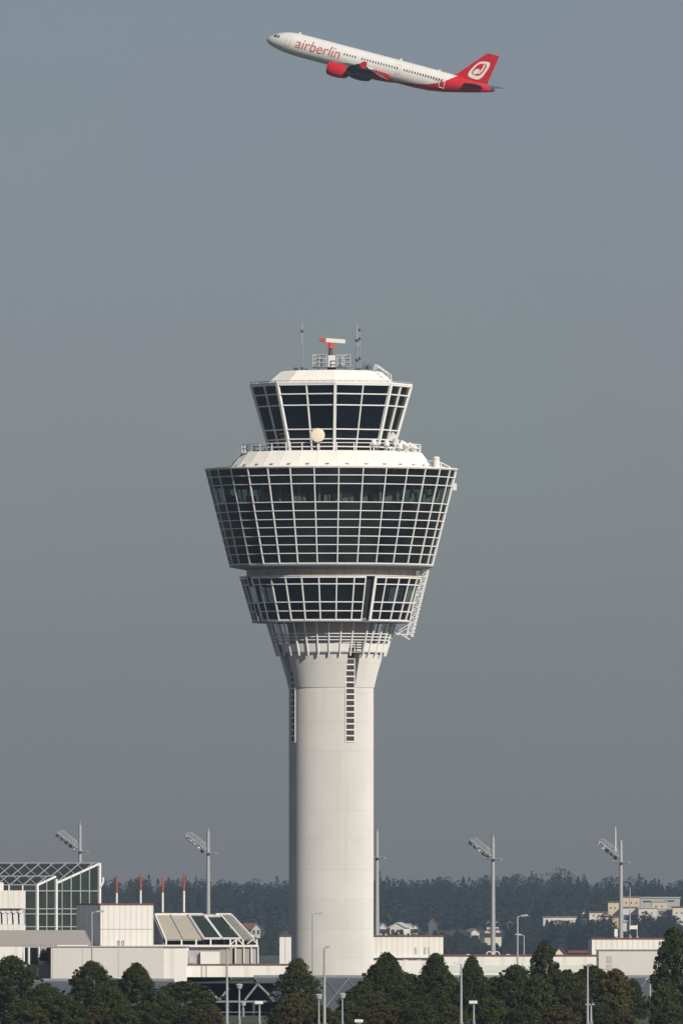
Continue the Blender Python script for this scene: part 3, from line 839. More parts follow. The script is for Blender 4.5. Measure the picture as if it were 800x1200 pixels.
sw += [(.50 + .24 * cos(a) * .5, .58 + .50 * sin(a) * .5) for a in [radians(x) for x in range(90, -75, -12)]]
fdecal(sw, .215, M['jetwhite'], 'emblem_stroke')
for x, h in ((5.6, .32), (25.6, .34), (33.2, .2)):
    zt = prof(x)[0] + prof(x)[1]
    g = MB(); g.hexa([(x, -.03, zt - .05), (x + .5, -.03, zt - .05), (x + .5, .03, zt - .05), (x, .03, zt - .05), (x + .3, -.02, zt + h), (x + .55, -.02, zt + h), (x + .55, .02, zt + h), (x + .3, .02, zt + h)])
    g.build('blade_antenna', M['jetwhite'], JET)
# ================================================================== GROUND, AIR, LIGHT
def structure(o): o['kind'] = 'structure'; return o
def ground_h(x, y):
    t = min(1, max(0, (y - 7300.) / 3200.)); t = t * t * (3 - 2 * t)
    return 17.4 * t + (1.2 * sin(x * .004 + 1) + .8 * sin(x * .011 + y * .002)) * t
g = MB(); ys = [-300, 200, 800, 1400, 1700, 2000, 2400, 3000, 4200, 5500, 6800, 7300, 7700, 8100, 8500, 8900, 9300, 9700, 10100, 10600, 11400, 12800, 14800]
xs = [-2400, -1600, -1000] + list(range(-700, 701, 50)) + [1000, 1600, 2400]
for y in ys:
    for x in xs: g.v.append((x, y, ground_h(x, y)))
nx = len(xs)
for j in range(len(ys) - 1):
    for i in range(nx - 1): g.f.append([j * nx + i, j * nx + i + 1, (j + 1) * nx + i + 1, (j + 1) * nx + i]); g.m.append(0)
def ground_mat():
    m, nt, p = new_mat('grass_ground')
    a = mixc(nt, ramp(nt, noise(nt, .02, 6), .35, .65), (.055, .075, .03), (.10, .105, .05))
    a = mixc(nt, ramp(nt, noise(nt, 1.5, 5), .4, .7), a, (.05, .05, .03))
    nt.links.new(a, p.inputs['Base Color']); p.inputs['Roughness'].default_value = .9
    return m
structure(g.build('ground', ground_mat(), smooth=60))
M['asphalt'] = paint('asphalt', (.055, .055, .058), .85, .25, .8)
g = MB(); g.add([(-120, 1380, .004), (120, 1380, .004), (120, 1480, .004), (-120, 1480, .004)], [(0, 1, 2, 3)])
structure(g.build('car_park', M['asphalt']))
M['paving'] = paint('concrete_paving', (.12, .12, .115), .85, .2, .5)
g = MB(); g.add([(-170, 1800, .004), (170, 1800, .004), (170, 2420, .004), (-170, 2420, .004)], [(0, 1, 2, 3)])
structure(g.build('apron', M['paving']))

# ================================================================== BUILDINGS
def slab(name, mat, par, x0, x1, Y, depth, y_top, y_bot=None, ground=False, dz=0.0):
    """axis-aligned block whose front face spans photo columns x0..x1 and rows y_top..y_bot at distance Y"""
    z0 = 0.0 if ground else wz(y_bot, Y)
    return MB().box(wx(x0, Y), wx(x1, Y), Y, Y + depth, z0, wz(y_top, Y)).build(name, mat, par)
def coping(par, x0, x1, Y, depth, y_top, h=.22, mat='coping', over=.12):
    z = wz(y_top, Y)
    return MB().box(wx(x0, Y) - over, wx(x1, Y) + over, Y - over, Y + depth + over, z + .004, z + h).build('coping', M[mat], par)

# -- big plain beige box, bottom left
Y = 1880.
B = thing('plain_office_block', 'big plain beige windowless block above the trees, below the ribbed block', 'building', (0, 0, 0))
slab('wall', M['plainwall'], B, 60, 191.5, Y, 40, 1110, ground=False, y_bot=1152)
MB().hexa([(wx(191.7, Y), Y + .1, wz(1153, Y)), (wx(218, Y), Y + .1, wz(1153, Y)), (wx(218, Y), Y + 40, wz(1153, Y)), (wx(191.7, Y), Y + 40, wz(1153, Y)),
           (wx(191.7, Y), Y + .1, wz(1110, Y)), (wx(218, Y), Y + .1, wz(1110, Y)), (wx(218, Y), Y + 40, wz(1110, Y)), (wx(191.7, Y), Y + 40, wz(1110, Y))]).build('end_wall', M['whitewall'], B)
coping(B, 60, 218, Y, 40, 1110, .14, 'palegrey')
MB().box(wx(66, Y), wx(212, Y), Y + 2, Y + 38, 0, wz(1152.2, Y)).build('base', M['darkgrey'], B)
for x in (62, 97, 139): MB().box(wx(x, Y), wx(x, Y) + .05, Y - .03, Y - .004, wz(1151, Y), wz(1110.5, Y)).build('panel_joint', M['neck'], B)

# -- entrance block left of it
Y = 1884.
B = thing('entrance_block', 'low white entrance block with dark glass doors at far left edge', 'building', (0, 0, 0))
slab('wall', M['whitewall'], B, -60, 26, Y, 30, 1109.5, ground=True)
MB().box(wx(26.1, Y), wx(59.8, Y), Y + 5, Y + 30, 0, wz(1109.5, Y)).build('recess_wall', M['palegrey'], B)
MB().box(wx(26.1, Y), wx(59.8, Y), Y + .5, Y + 4.99, 0, wz(1130.5, Y)).build('terrace_wall', M['shade'], B)
for x0, x1 in ((28.5, 32), (34, 44), (46, 47.2), (54.5, 59)):
    MB().box(wx(x0, Y), wx(x1, Y), Y + 4.8, Y + 4.98, wz(1130, Y), wz(1110.5, Y)).build('window', M['cabglass'], B)
for x in (27, 33, 45): MB().box(wx(x, Y), wx(x, Y) + .16, Y + 3.8, Y + 3.96, wz(1130.4, Y), wz(1109.8, Y)).build('post', M['frame'], B)
MB().box(wx(36, Y), wx(44, Y), Y + .1, Y + .48, wz(1148, Y), wz(1145, Y)).build('step', M['white'], B)
MB().box(wx(43, Y), wx(46, Y), Y + .1, Y + .45, wz(1145, Y), wz(1133, Y)).build('pillar', M['palegrey'], B)
c = Vector((wx(50.5, Y), Y + 2.6, wz(1130.4, Y)))
t = thing('potted_shrub', 'small dark shrub on the terrace between the entrance doors', 'plant', c)
SHRUB_SPOT = t

# -- grey brown sheet roof
Y = 1890.
B = thing('sheet_roof_shed', 'shed with a broad sloping grey brown sheet roof above the entrance', 'building', (0, 0, 0))
zl, zh = wz(1109.4, Y), wz(1090, Y + 9)
xa, xb, xc = wx(-60, Y), wx(107.5, Y), wx(99, Y + 9)
xb = wx(107.5, Y)
MB().hexa([(xa, Y, zl), (xb, Y, zl), (xc, Y + 9, zh - .3), (xa, Y + 9, zh - .3), (xa, Y, zl + .3), (xb, Y, zl + .3), (xc, Y + 9, zh), (xa, Y + 9, zh)]).build('roof', M['brownroof'], B)
MB().box(xa, xc - .3, Y + 7.5, Y + 9.4, 0, zh - .35).build('wall', M['whitewall'], B)
MB().beam((xb + .06, Y - .05, zl + .16), (xc + .06, Y + 9, zh - .14), .1, .34).build('verge', M['grey'], B)
MB().box(wx(67, Y), xb - .4, Y - .16, Y - .02, zl + .02, zl + .2).build('gutter', M['white'], B)

# -- ribbed white block with shaded flank
Y = 1905.
B = thing('ribbed_block', 'tall white ribbed block with a shaded blue grey flank left of the pavilion', 'building', (0, 0, 0))
x118, x180, x90 = wx(118, Y), wx(180, Y), wx(90, Y + 8)
z1 = wz(1060.5, Y)
MB().prism([(x118, Y), (x180, Y), (x180 - .3, Y + 8), (x90, Y + 8)], 0, z1).build('wall', M['ribwhite'], B)
MB().prism([(x118 - .1, Y - .1), (x180 + .1, Y - .1), (x180 - .2, Y + 8.1), (x90 - .1, Y + 8.1)], z1 + .004, z1 + .18).build('coping', M['coping'], B)
MB().box(x118 + .05, x180 - .05, Y - .05, Y - .004, wz(1089, Y), wz(1088.4, Y)).build('wall_seam', M['neck'], B)
for x in (139.5, 144.5):
    g = MB(); g.box(wx(x - 1.2, Y), wx(x - .8, Y), Y - .12, Y - .006, wz(1108, Y), wz(1102, Y)); g.box(wx(x + .8, Y), wx(x + 1.2, Y), Y - .12, Y - .006, wz(1108, Y), wz(1102, Y)); g.box(wx(x - .8, Y), wx(x + .8, Y), Y - .12, Y - .006, wz(1102.6, Y), wz(1102, Y))
    g.build('handrail', M['palegrey'], B)

# -- white panel building, extreme left
Y = 1960.
B = thing('panel_building', 'white building with slanted window fins at the left edge before the glass hall', 'building', (0, 0, 0))
MB().box(wx(-60, Y), wx(26.5, Y), Y, Y + 20, wz(1064.5, Y), wz(1043.5, Y)).build('upper_wall', M['ribwhite'], B)
MB().box(wx(-60, Y), wx(26.2, Y), Y + 1.2, Y + 20, wz(1083, Y), wz(1064.6, Y)).build('recess_wall', M['palegrey'], B)
MB().box(wx(-60, Y), wx(26.5, Y), Y + .05, Y + 20, 0, wz(1083.2, Y)).build('lower_wall', M['ribwhite'], B)
MB().box(wx(-60, Y), wx(2.5, Y), Y + 1, Y + 10, wz(1043.4, Y), wz(1034, Y)).build('roof_housing', M['ribwhite'], B)
for x in (-3, 3.5, 14, 24): MB().box(wx(x - 3.2, Y), wx(x + .4, Y), Y + 1.05, Y + 1.19, wz(1082, Y), wz(1069, Y)).build('window', M['cabglass'], B)
for x in (-1, 6, 12, 19, 26): MB().beam((wx(x, Y), Y + .5, wz(1083, Y)), (wx(x - .6, Y), Y + .5, wz(1070, Y)), .14, .5).build('fin', M['frame'], B); MB().beam((wx(x - .6, Y), Y + .5, wz(1070, Y)), (wx(x - 4, Y), Y + .5, wz(1064.7, Y)), .14, .5).build('fin', M['frame'], B)

# -- glass hall with two lattice roof strips
Y = 1990.
B = thing('glass_hall', 'glazed hall with a sloping lattice glass roof and white columns, far left', 'building', (0, 0, 0))
C0 = Vector((wx(43, Y), Y, 0))
dirv = Vector((.707, .707, 0))
def sp(px):   # point on the right wall seen at photo column px
    t = 0.0
    for _ in range(30):
        p = C0 + dirv * t; t += (wx(px, p.y) - p.x) / .707 * .98
    return C0 + dirv * t
P65, P67, P115 = sp(65), sp(67), sp(116.5)
zE = wz(1037.5, Y); zR1 = wz(1027.3, P65.y); zE2 = wz(1034.5, P67.y); zR2 = wz(1012, P115.y)
WL = 32.0
def roofq(p, zp, q, zq, name):
    g = MB(); e = Vector((WL, 0, 0))
    a, b = Vector((p.x, p.y, zp)), Vector((q.x, q.y, zq))
    lo = Vector((0, 0, -.12))
    g.hexa([a - e + lo, a + lo, b + lo, b - e + lo, a - e, a, b, b - e])
    r = g.build(name, M['roofglass'], B)
    n = (b - a).cross(Vector((-1, 0, 0))).normalized(); n = n if n.z > 0 else -n
    L = (b - a).length; dy = (b - a)
    g = MB(); st = 1.55; span = 1.2 if L < 4.0 else 2.6
    for k in range(-6, int(WL / st) + 6):
        for s in (1, -1):
            # diagonal bars across the slope, clipped to the strip
            u0, u1 = k * st, k * st + s * span + (b.x - a.x)
            ts = [(0, u0), (1, u1)]
            # clip in u to 0..WL
            if max(u0, u1) < 0 or min(u0, u1) > WL: continue
            def cl(t): return u0 + (u1 - u0) * t
            ta, tb = 0.0, 1.0
            for lim in (0.0, WL):
                if (u0 - lim) * (u1 - lim) < 0:
                    tc_ = (lim - u0) / (u1 - u0)
                    inside0 = 0 <= u0 <= WL
                    if inside0: tb = min(tb, tc_)
                    else: ta = max(ta, tc_)
            if tb - ta < .05 or not (-.01 <= min(cl(ta), cl(tb)) and max(cl(ta), cl(tb)) <= WL + .01): continue
            A_ = a + dy * ta - Vector((cl(ta), 0, 0)) + n * .06; B_ = a + dy * tb - Vector((cl(tb), 0, 0)) + n * .06
            g.beam(A_, B_, .085, .08, up=n)
    for q_, z_ in ((a, 0), (b, 0)):
        g.beam(q_ - e + n * .06, q_ + n * .06, .12, .1, up=n)
    g.build('roof_lattice', M['galv'], r)
    MB().beam(a + Vector((.05, -.05, 0)), b + Vector((.05, -.05, 0)), .2, .2).build('verge_beam', M['frame'], r)
    return r
roofq(C0, zE, P65, zR1, 'roof_strip'); roofq(P67, zE2, P115, zR2, 'roof_strip')
zB = 0.0
def wallq(p, zp, q, zq):
    g = MB(); nv = Vector((.707, -.707, 0)) * .08
    g.hexa([(p.x, p.y, zB), (q.x, q.y, zB), (q.x - nv.x, q.y - nv.y, zB), (p.x - nv.x, p.y - nv.y, zB), (p.x, p.y, zp - .16), (q.x, q.y, zq - .16), (q.x - nv.x, q.y - nv.y, zq - .16), (p.x - nv.x, p.y - nv.y, zp - .16)])
    return g.build('glass_wall', M['hallglass'], B)
wallq(C0 + dirv * .02, zE, P65 - dirv * .02, zR1); wallq(P65 + dirv * .02, zE2 - .2, P115, zR2)
MB().box(C0.x - WL, C0.x - .03, C0.y - .02, C0.y + .06, zB, zE - .15).build('glass_wall', M['hallglass'], B)
def zver(px):
    p = sp(px)
    if px <= 65: t = (p - C0).length / (P65 - C0).length; return zE + (zR1 - zE) * t
    t = (p - P67).length / (P115 - P67).length; return zE2 + (zR2 - zE2) * t
off = Vector((.09, -.09, 0))
for px, w in ((43, .27), (54, .11), (65.3, .25), (72, .10), (82.5, .12), (93.5, .12), (104, .12), (116, .27)):
    p = sp(px) + off; MB().beam((p.x, p.y, 0), (p.x, p.y, zver(px) + (.35 if px == 65.3 else .1)), w, w, up=(.707, -.707, 0)).build('column', M['frame' if w > .2 else 'palegrey'], B)
for py in (1044, 1065, 1071, 1086):
    a = C0 + off; b = P115 + off
    MB().beam((a.x, a.y, wz(py, a.y)), (b.x, b.y, wz(py, a.y)), .1, .11).build('transom', M['palegrey'], B)
    MB().beam((C0.x - WL, C0.y - .1, wz(py, a.y)), (C0.x, C0.y - .1, wz(py, a.y)), .1, .11).build('transom', M['palegrey'], B)
for px in (27, 11, -5): MB().box(wx(px, Y) - .08, wx(px, Y) + .08, Y - .16, Y - .03, 0, zE).build('column', M['frame'], B)
p = P115; g = MB(); g.path([(p.x + .1, p.y - .2, wz(1040, Y)), (p.x + .5, p.y - .2, wz(1033, Y)), (p.x + .45, p.y - .2, wz(1028, Y))], .13); g.build('rainwater_pipe', M['frame'], B)

# -- skylight pavilion
Y = 1915.
B = thing('skylight_pavilion', 'pavilion with a leaning roof of beige sheets and two green skylights', 'building', (0, 0, 0))
yb_ = Y + 4.5
def rp(u, v):   # u 0..1 along the eave, v 0 eave .. 1 ridge
    e0, e1 = Vector((wx(194, Y), Y, wz(1100.5, Y))), Vector((wx(297.5, Y), Y, wz(1100.5, Y)))
    r0, r1 = Vector((wx(182, yb_), yb_, wz(1072, yb_))), Vector((wx(271, yb_), yb_, wz(1072, yb_)))
    return e0.lerp(e1, u).lerp(r0.lerp(r1, u), v)
def rpanel(u0, u1, v0, v1, name, mat, th=.22, par=None, up=0.0):
    n = (rp(1, 0) - rp(0, 0)).cross(rp(0, 1) - rp(0, 0)).normalized()
    t = n * -th; s = n * up
    p = [rp(u0, v0) + s, rp(u1, v0) + s, rp(u1, v1) + s, rp(u0, v1) + s]
    return MB().hexa([q + t for q in p] + p).build(name, mat, par or B)
rpanel(.005, .195, 0, .98, 'roof_sheet', M['beigeroof']); rpanel(.205, .41, 0, .98, 'roof_sheet', M['beigeroof'])
s1 = rpanel(.455, .615, .04, .96, 'skylight', M['hallglass'], .1); s2 = rpanel(.66, .835, .0, .9, 'skylight', M['hallglass'], .1)
for sk, (u0, u1, v1) in ((s1, (.44, .63, .98)), (s2, (.645, .85, .92))):
    n = (rp(1, 0) - rp(0, 0)).cross(rp(0, 1) - rp(0, 0)).normalized()
    for a, b in (((u0, 0), (u0, v1)), ((u1, 0), (u1, v1)), ((u0, 0), (u1, 0)), ((u0, v1), (u1, v1))):
        MB().beam(rp(*a) + n * .08, rp(*b) + n * .08, .10, .2, up=n).build('skylight_frame', M['frame'], sk)
    for k in range(7):
        a = rp(u0 + (u1 - u0) * random.random(), v1 * random.random()); b = rp(u0 + (u1 - u0) * random.random(), v1 * random.random())
        if (b - a).length > .8: MB().beam(a - n * .6, b - n * .6, .07, .07).build('roof_strut', M['palegrey'], sk)
rpanel(.86, .985, .0, 1.0, 'roof_sheet', M['beigeroof'])
n = (rp(1, 0) - rp(0, 0)).cross(rp(0, 1) - rp(0, 0)).normalized()
for u in (0, .2, .425, .86, .9, .93, .96, 1.0):
    MB().beam(rp(u, -.02) + n * .05, rp(u, 1.0) + n * .05, .14 if u in (0, 1.0, .425) else .08, .12, up=n).build('rafter', M['frame' if u in (0, 1.0) else 'palegrey'], B)
for u0, u1 in ((0, .62), (.80, 1.0)):
    MB().beam(rp(u0, 1.01), rp(u1, 1.01), .22, .3).build('ridge_beam', M['roofwhite'], B)
MB().hexa([rp(.0, .1) + Vector((-.25, .2, -1.0)), rp(.0, .1) + Vector((-.02, .2, -1)), rp(0, .97) + Vector((-.02, .2, -3.3)), rp(0, .97) + Vector((-.25, .2, -3.3)),
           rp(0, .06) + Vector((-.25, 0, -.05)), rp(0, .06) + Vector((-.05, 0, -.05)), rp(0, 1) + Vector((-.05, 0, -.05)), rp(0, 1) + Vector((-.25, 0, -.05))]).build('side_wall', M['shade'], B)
xe0, xe1 = wx(178, Y), wx(303, Y)
MB().box(wx(184, yb_), wx(270, yb_), yb_ + .3, yb_ + 14, 0, wz(1071, yb_)).build('rear_block', M['palegrey'], B)
MB().box(xe0, xe1, Y - .6, Y - .2, wz(1109.8, Y), wz(1107.2, Y)).build('front_beam', M['white'], B)
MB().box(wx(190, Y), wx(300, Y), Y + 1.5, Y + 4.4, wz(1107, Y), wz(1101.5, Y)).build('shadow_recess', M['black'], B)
for x in (195, 213, 230, 247, 270, 277, 285, 301): MB().box(wx(x, Y) - .09, wx(x, Y) + .09, Y - .45, Y - .25, wz(1107.2, Y), wz(1100.8, Y)).build('post', M['frame'], B)
MB().box(xe0, wx(270, Y), Y, Y + 4.5, 0, wz(1109.6, Y)).build('rear_wall', M['palegrey'], B)
for x0, x1, mt in ((271, 275.5, 'cabglass'), (276.5, 285.5, 'beigeroof'), (287, 294, 'beigeroof'), (295.5, 302, 'palegrey')):
    MB().box(wx(x0, Y), wx(x1, Y), Y - .25, Y + 8, wz(1131, Y), wz(1109.85, Y)).build('wall_panel', M[mt], B)
for x in (271, 276, 286, 294.7, 302.5): MB().box(wx(x, Y) - .07, wx(x, Y) + .07, Y - .5, Y - .3, wz(1129, Y), wz(1109.8, Y)).build('post', M['frame'], B)
for a, b in (((270, 1107), (277, 1101)), ((285, 1107), (279, 1101)), ((290, 1106), (296, 1101)), ((302, 1106), (296, 1101))):
    MB().beam((wx(a[0], Y), Y - .35, wz(a[1], Y)), (wx(b[0], Y), Y - .35, wz(b[1], Y)), .12, .12).build('brace', M['frame'], B)

Y = 1898.
B = thing('plant_room', 'small white plant room under the leaning roof of the pavilion', 'building', (0, 0, 0))
MB().box(wx(235, Y), wx(257, Y), Y, Y + 6, wz(1129.6, Y), wz(1115.5, Y)).build('housing', M['white'], B)
MB().box(wx(218.3, Y), wx(234.8, Y), Y + .6, Y + 6, wz(1129.6, Y), wz(1114.5, Y)).build('side_housing', M['palegrey'], B)
MB().box(wx(221.5, Y), wx(227, Y), Y + .5, Y + .59, wz(1128.4, Y), wz(1121.5, Y)).build('door', M['neck'], B)
MB().box(wx(258, Y), wx(272, Y), Y + 6.5, Y + 7, wz(1129.6, Y), wz(1113, Y)).build('back_panel', M['beigeroof'], B)

# -- long white parapet bridge
Y = 1892.
B = thing('link_bridge', 'long low white parapet with dark red top edge between beige block and tower', 'bridge', (0, 0, 0))
MB().box(wx(218.5, Y), wx(349, Y), Y, Y + 30, wz(1145, Y), wz(1131.2, Y)).build('parapet', M['whitewall'], B)
MB().box(wx(218.5, Y) + .02, wx(349, Y) + .1, Y - .1, Y + 30.1, wz(1131.2, Y) + .004, wz(1129.8, Y)).build('coping', M['coping'], B)
MB().hexa([(wx(190, Y), Y + 1, wz(1157, Y)), (wx(330, Y), Y + 1, wz(1147, Y)), (wx(330, Y), Y + 28, wz(1147, Y)), (wx(190, Y), Y + 28, wz(1157, Y)),
           (wx(190, Y), Y + 1, wz(1153.5, Y)), (wx(330, Y), Y + 1, wz(1145.1, Y)), (wx(330, Y), Y + 28, wz(1145.1, Y)), (wx(190, Y), Y + 28, wz(1153.5, Y))]).build('underside', M['grey'], B)
for x in (236, 241.5): MB().box(wx(x, Y), wx(x, Y) + .1, Y - .06, Y - .004, wz(1144.5, Y), wz(1132, Y)).build('downpipe', M['palegrey'], B)
for x in (240, 300, 344): MB().box(wx(x, Y), wx(x, Y) + .5, Y + 12, Y + 12.5, 0, wz(1147.2 if x > 320 else 1154, Y)).build('pier', M['darkgrey'], B)

Y = 1950.
B = thing('stair_tower', 'narrow upright white block beside the foot of the tower', 'building', (0, 0, 0))
slab('wall', M['white'], B, 327.5, 341, Y, 6, 1097.5, ground=True); coping(B, 327.5, 341, Y, 6, 1097.5, .12)
for x in (334,): MB().box(wx(x, Y), wx(x, Y) + .06, Y - .03, Y - .004, wz(1128, Y), wz(1098, Y)).build('wall_seam', M['neck'], B)

# -- right of the tower
Y = 2004.
B = thing('ribbed_annex', 'white ribbed annex with small doors attached right of the tower foot', 'building', (0, 0, 0))
slab('wall', M['ribwhite'], B, 425, 519, Y, 24, 1097.6, ground=False, y_bot=1122.5); coping(B, 425, 519, Y, 24, 1097.6, .16)
slab('lower_wall', M['whitewall'], B, 425, 519.5, Y - 1.5, 26, 1125.5, ground=True)
for x in (487, 498, 502.5): MB().box(wx(x - 1.1, Y), wx(x + 1.1, Y), Y - .06, Y - .004, wz(1118, Y), wz(1110, Y)).build('door', M['neck'], B)
for k, x in enumerate((452, 458, 472, 480, 488, 505)):
    MB().box(wx(x, Y), wx(x + random.uniform(4, 7), Y), Y - 1.0, Y - .3, wz(1125.45, Y - 1.5), wz(1123.6 + (k % 3) * .4, Y - 1.5)).build('roof_unit', [M['coping'], M['grey'], M['palegrey']][k % 3], B)
MB().box(wx(425, Y), wx(519, Y), Y - .4, Y - .02, wz(1122.4, Y), wz(1121.6, Y)).build('wall_ledge', M['white'], B)
Y = 1990.
B = thing('long_low_building', 'long low white building with dark red roof edge across the right half', 'building', (0, 0, 0))
slab('wall', M['whitewall'], B, 519.8, 712, Y, 30, 1120.5, ground=True); coping(B, 519.8, 712, Y, 30, 1120.5, .16)
MB().box(wx(524, Y), wx(700, Y), Y - .06, Y - .004, wz(1139, Y), wz(1131, Y)).build('pale_green_band', paint('pale_green_panel', (.66, .69, .62), .5, .08), B)
for x in (548, 595): MB().tube((wx(x, Y), Y + 1, wz(1120.4, Y) + .16), (wx(x, Y), Y + 1, wz(1118.2, Y)), .3, .15, 10).build('roof_vent', M['white'], B)
Y = 2021.
B = thing('ribbed_hall', 'white ribbed hall with antenna poles behind the plain beige block, right', 'building', (0, 0, 0))
slab('wall', M['ribwhite'], B, 693, 800, Y, 30, 1100.6, ground=True); coping(B, 693, 800, Y, 30, 1100.6, .16)
Y = 1945.
B = thing('beige_block', 'plain beige block with two grey wall vents at far right', 'building', (0, 0, 0))
slab('wall', M['plainwall'], B, 701, 840, Y, 18, 1114, ground=False, y_bot=1146.5); coping(B, 701, 840, Y, 18, 1114, .12, 'grey')
MB().box(wx(703, Y), wx(838, Y), Y + 1, Y + 17, 0, wz(1146.6, Y)).build('base', M['darkgrey'], B)
for py in (1124, 1133.5):
    MB().box(wx(710.5, Y), wx(717, Y), Y - .06, Y - .004, wz(py + 3.6, Y), wz(py - 3.6, Y)).build('vent', M['neck'], B)
MB().box(wx(771.5, Y), wx(771.9, Y), Y - .03, Y - .004, wz(1146, Y), wz(1114.5, Y)).build('panel_joint', M['neck'], B)

# -- low halls with blue grey roofs and an open trussed bay between them
def hall(name, label, x0, x1, Y, y_ridge, y_eave, lat):
    B = thing(name, label, 'building', (0, 0, 0))
    zr, ze = wz(y_ridge, Y + 14), wz(y_eave, Y)
    a = Vector((wx(x0, Y), Y, ze)); b = Vector((wx(x1, Y), Y, ze)); c = Vector((b.x - (.0 if x1 > 330 else 2.6), Y + 14, zr)); d = Vector((a.x if x0 < 300 else wx(297, Y + 14), Y + 14, zr))
    if x0 > 300: a = Vector((wx(326, Y), Y, ze))
    dn = Vector((0, 0, -.3))
    r = MB().hexa([a + dn, b + dn, c + dn, d + dn, a, b, c, d]).build('roof', M['slate'], B)
    MB().box(d.x, c.x, Y + 13.6, Y + 13.9, 0, zr - .32).build('wall', M['darkgrey'], B)
    MB().box(a.x + .2, b.x - .2, Y + .6, Y + .8, 0, ze - .32).build('front_wall', M['darkgrey'], B)
    MB().beam(d + Vector((0, .1, .1)), c + Vector((0, .1, .1)), .3, .3).build('ridge_cap', M['grey'], r)
    n = (b - a).cross(d - a).normalized()
    g = MB(); L = b.x - a.x
    if lat:
        k = 0.0
        while k < L:
            p = a + Vector((k, 0, 0)); q = p + (d - a) * 1.0; q.x = p.x + 2.6
            if q.x < c.x: g.beam(p + n * .04, q + n * .04, .06, .05, up=n)
            q2 = p + (d - a); q2.x = p.x - 2.6
            if q2.x > d.x: g.beam(p + n * .05, q2 + n * .05, .06, .05, up=n)
            k += 2.4
        g.build('roof_bracing', M['grey'], r)
    return B
hall('low_hall', 'low hall with a blue grey roof behind the trees at left', -40, 232, 1770., 1149.5, 1176, False)
hall('low_hall', 'low hall with a diagonally braced blue grey roof below the tower', 326, 840, 1770., 1145.5, 1182, True)
Y = 1775.
B = thing('open_truss_bay', 'dark open bay with V-shaped roof trusses beneath the link bridge', 'building', (0, 0, 0))
MB().box(wx(225, Y), wx(330, Y), Y + 12, Y + 12.3, 0, wz(1152, Y)).build('rear_wall', M['black'], B)
MB().box(wx(225, Y), wx(330, Y), Y + .1, Y + 12, wz(1152.3, Y), wz(1151.5, Y)).build('roof', M['darkgrey'], B)
MB().box(wx(232, Y), wx(326, Y), Y, Y + .3, wz(1174.8, Y), wz(1172.6, Y)).build('tie_beam', M['grey'], B)
for a, b in (((245, 1160), (257, 1172)), ((257, 1172), (268, 1158)), ((287, 1172), (302, 1153)), ((302, 1153), (322, 1172))):
    MB().beam((wx(a[0], Y), Y + .15, wz(a[1], Y)), (wx(b[0], Y), Y + .15, wz(b[1], Y)), .2, .2).build('truss_bar', M['grey'], B)
for x in (236, 266, 296, 322): MB().box(wx(x, Y), wx(x, Y) + .25, Y, Y + .25, 0, wz(1174.9, Y)).build('column', M['darkgrey'], B)
for py in (1186, 1195):
    MB().box(wx(238, Y), wx(322, Y), Y - .4, Y - .3, wz(py + .5, Y), wz(py - .3, Y)).build('guard_rail', M['grey'], B)

# ================================================================== POLES AND LAMPS
def roof_pole(px, ytop, ysplit, ybase, label, Y):
    c = at(px, ybase, Y); h = wz(ytop, Y) - c.z; s = wz(ysplit, Y) - c.z
    t = thing('marker_pole', label, 'marker pole', c, group='red and white marker poles on the rooftops')
    MB().tube((0, 0, 0), (0, 0, s), .11, .11, 10).build('white_section', M['frame'], t)
    MB().tube((0, 0, s + .003), (0, 0, h), .115, .115, 10).build('red_section', M['polered'], t)
    MB().tube((0, 0, -.05), (0, 0, .12), .25, .25, 10).build('foot', M['polered'], t)
roof_pole(137, 1028, 1046.5, 1061, 'red and white pole on the ribbed block nearest the glass hall', 1911.)
roof_pole(165, 1024, 1043.5, 1061, 'red and white pole on the ribbed block nearest the pavilion', 1911.)
roof_pole(190.8, 1028, 1046, 1070, 'red and white pole at the near left end of the pavilion ridge', 1932.)
roof_pole(215.7, 1024.5, 1044, 1070, 'red and white pole midway along the pavilion ridge', 1932.)

